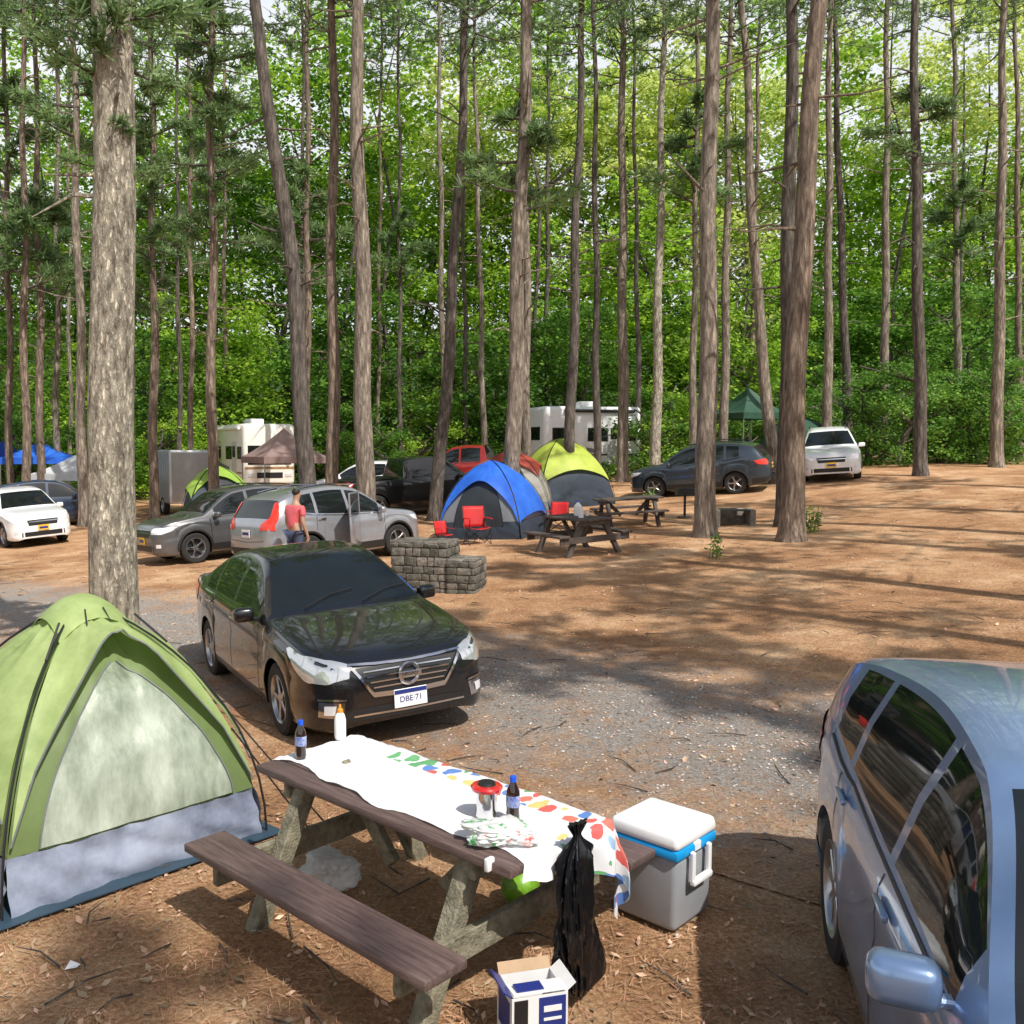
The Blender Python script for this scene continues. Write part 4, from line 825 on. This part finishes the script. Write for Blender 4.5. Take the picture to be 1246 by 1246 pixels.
# ---------- person
def skin(name,nodes,edges,mat,parent,sub=2):
    me=bpy.data.meshes.new(name); me.from_pydata([n[:3] for n in nodes],edges,[]); o=bpy.data.objects.new(name,me); col.objects.link(o)
    md=o.modifiers.new('s','SKIN'); sv=me.skin_vertices[0].data
    for i,n in enumerate(nodes):
        sv[i].radius=(n[3],n[4] if len(n)>4 else n[3]); sv[i].use_root=(i==0)
    m2=o.modifiers.new('u','SUBSURF'); m2.levels=sub; m2.render_levels=sub
    dg=bpy.context.evaluated_depsgraph_get(); dg.update(); m3=bpy.data.meshes.new_from_object(o.evaluated_get(dg)); bpy.data.objects.remove(o)
    m3.materials.clear(); m3.materials.append(mat); m3.polygons.foreach_set('use_smooth',[True]*len(m3.polygons)); o=bpy.data.objects.new(name,m3); col.objects.link(o); o.parent=parent; return o
m_skin=M('skin',(.42,.25,.17),.5,var=.05); m_hair=M('dark_hair',(.02,.014,.01),.6); m_shirt=fab('red_shirt',(.66,.12,.14),t=0); m_jean=M('denim',(.05,.07,.13),.8)
b=gd(358,17.6); pr_=thing('person','person in a red shirt standing at the open door of the silver suv','person',b,R(50))
N_=[(0,0,.95,.14,.11),(0,0,1.15,.13,.10),(.02,0,1.35,.16,.11),(.03,0,1.44,.07),(.04,0,1.52,.055),(.06,0,1.58,.075),(.07,0,1.66,.085),(.05,0,1.72,.06)]
E_=[(i,i+1) for i in range(7)]
for s in(-1,1):
    k=len(N_); N_+=[(0,s*.10,.88,.09),(.02,s*.11,.5,.06),(0,s*.11,.09,.04),(.14,s*.12,.04,.035)]; E_+=[(0,k),(k,k+1),(k+1,k+2),(k+2,k+3)]
    k=len(N_); N_+=[(.02,s*.19,1.38,.055),(.0,s*.23,1.10,.042),(.10,s*.235,.88,.03),(.12,s*.235,.83,.028)]; E_+=[(2,k),(k,k+1),(k+1,k+2),(k+2,k+3)]
    for j in range(5):
        k2=len(N_); o_=(j-2)*.017; l=(.045,.07,.08,.075,.06)[j]; f0=.02 if j==0 else 0
        N_+=[(.125+o_+f0,s*.235,.80,.009),(.13+o_*1.1+f0,s*.23,.80-l*.6,.008),(.12+o_*1.1+f0,s*.22,.80-l,.007)]; E_+=[(k+3,k2),(k2,k2+1),(k2+1,k2+2)]
skin('body',N_,E_,m_skin,pr_)
Ns=[(0,0,.93,.165,.13),(0,0,1.15,.15,.12),(.02,0,1.34,.18,.13),(.03,0,1.42,.10)]; Es=[(0,1),(1,2),(2,3)]
for s in(-1,1): k=len(Ns); Ns+=[(.02,s*.20,1.375,.07),(.01,s*.225,1.2,.062)]; Es+=[(2,k),(k,k+1)]
skin('shirt',Ns,Es,m_shirt,pr_)
Np=[(0,0,.94,.155,.125)];Ep=[]
for s in(-1,1): k=len(Np); Np+=[(0,s*.10,.86,.105),(.02,s*.11,.5,.078),(0,s*.11,.10,.06)]; Ep+=[(0,k),(k,k+1),(k+1,k+2)]
skin('trousers',Np,Ep,m_jean,pr_); skin('hair',[(.02,0,1.60,.075),(.045,0,1.69,.092),(.06,0,1.735,.07)],[(0,1),(1,2)],m_hair,pr_)
# ---------- light, camera
el=R(53); az=math.atan2(.58,-.82)
sd=V((math.sin(az)*math.cos(el),math.cos(az)*math.cos(el),math.sin(el)))
w=bpy.data.worlds.new('World'); sc.world=w; w.use_nodes=True; nt=w.node_tree; L=nt.links; sk=nt.nodes.new('ShaderNodeTexSky'); sk.sky_type='NISHITA'; sk.sun_disc=False; sk.sun_elevation=el; sk.sun_rotation=az; sk.dust_density=2; sk.air_density=1.0; sk.ozone_density=.6
tc=nn(nt,'ShaderNodeTexCoord'); sx=nn(nt,'ShaderNodeSeparateXYZ'); L.new(tc.outputs['Generated'],sx.inputs[0])
mr=nn(nt,'ShaderNodeMapRange'); mr.inputs[1].default_value=.38; mr.inputs[2].default_value=.7; mr.inputs[3].default_value=.95; mr.inputs[4].default_value=.0; L.new(sx.outputs[2],mr.inputs[0])
cn=nn(nt,'ShaderNodeTexNoise'); cn.inputs['Scale'].default_value=3; cn.inputs['Detail'].default_value=6; L.new(tc.outputs['Generated'],cn.inputs['Vector'])
cm_=nn(nt,'ShaderNodeMapRange'); cm_.inputs[1].default_value=.3; cm_.inputs[2].default_value=.6; cm_.inputs[3].default_value=.75; cm_.inputs[4].default_value=1; L.new(cn.outputs['Fac'],cm_.inputs[0])
mm=nn(nt,'ShaderNodeMath',operation='MULTIPLY'); L.new(mr.outputs[0],mm.inputs[0]); L.new(cm_.outputs[0],mm.inputs[1])
mx=nn(nt,'ShaderNodeMix',data_type='RGBA'); L.new(mm.outputs[0],mx.inputs[0]); L.new(sk.outputs[0],mx.inputs[6]); mx.inputs[7].default_value=(8.4,8.6,8.9,1)
L.new(mx.outputs[2],nt.nodes['Background'].inputs[0]); nt.nodes['Background'].inputs[1].default_value=.125
sl=bpy.data.lights.new('sun','SUN'); sl.energy=5; sl.angle=R(.53); sl.color=(1,.96,.89); so=bpy.data.objects.new('sun',sl); col.objects.link(so); so.rotation_euler=(-sd).to_track_quat('-Z','Y').to_euler()
cd=bpy.data.cameras.new('camera'); co=bpy.data.objects.new('camera',cd); col.objects.link(co); co.location=(0,0,H); co.rotation_euler=(PI/2-pit,0,0); cd.lens=36*F/1246; cd.shift_x=103/1246; cd.clip_end=600; cd.clip_start=.05
sc.camera=co; sc.view_settings.view_transform='Standard'; sc.view_settings.look='None'; sc.view_settings.exposure=0
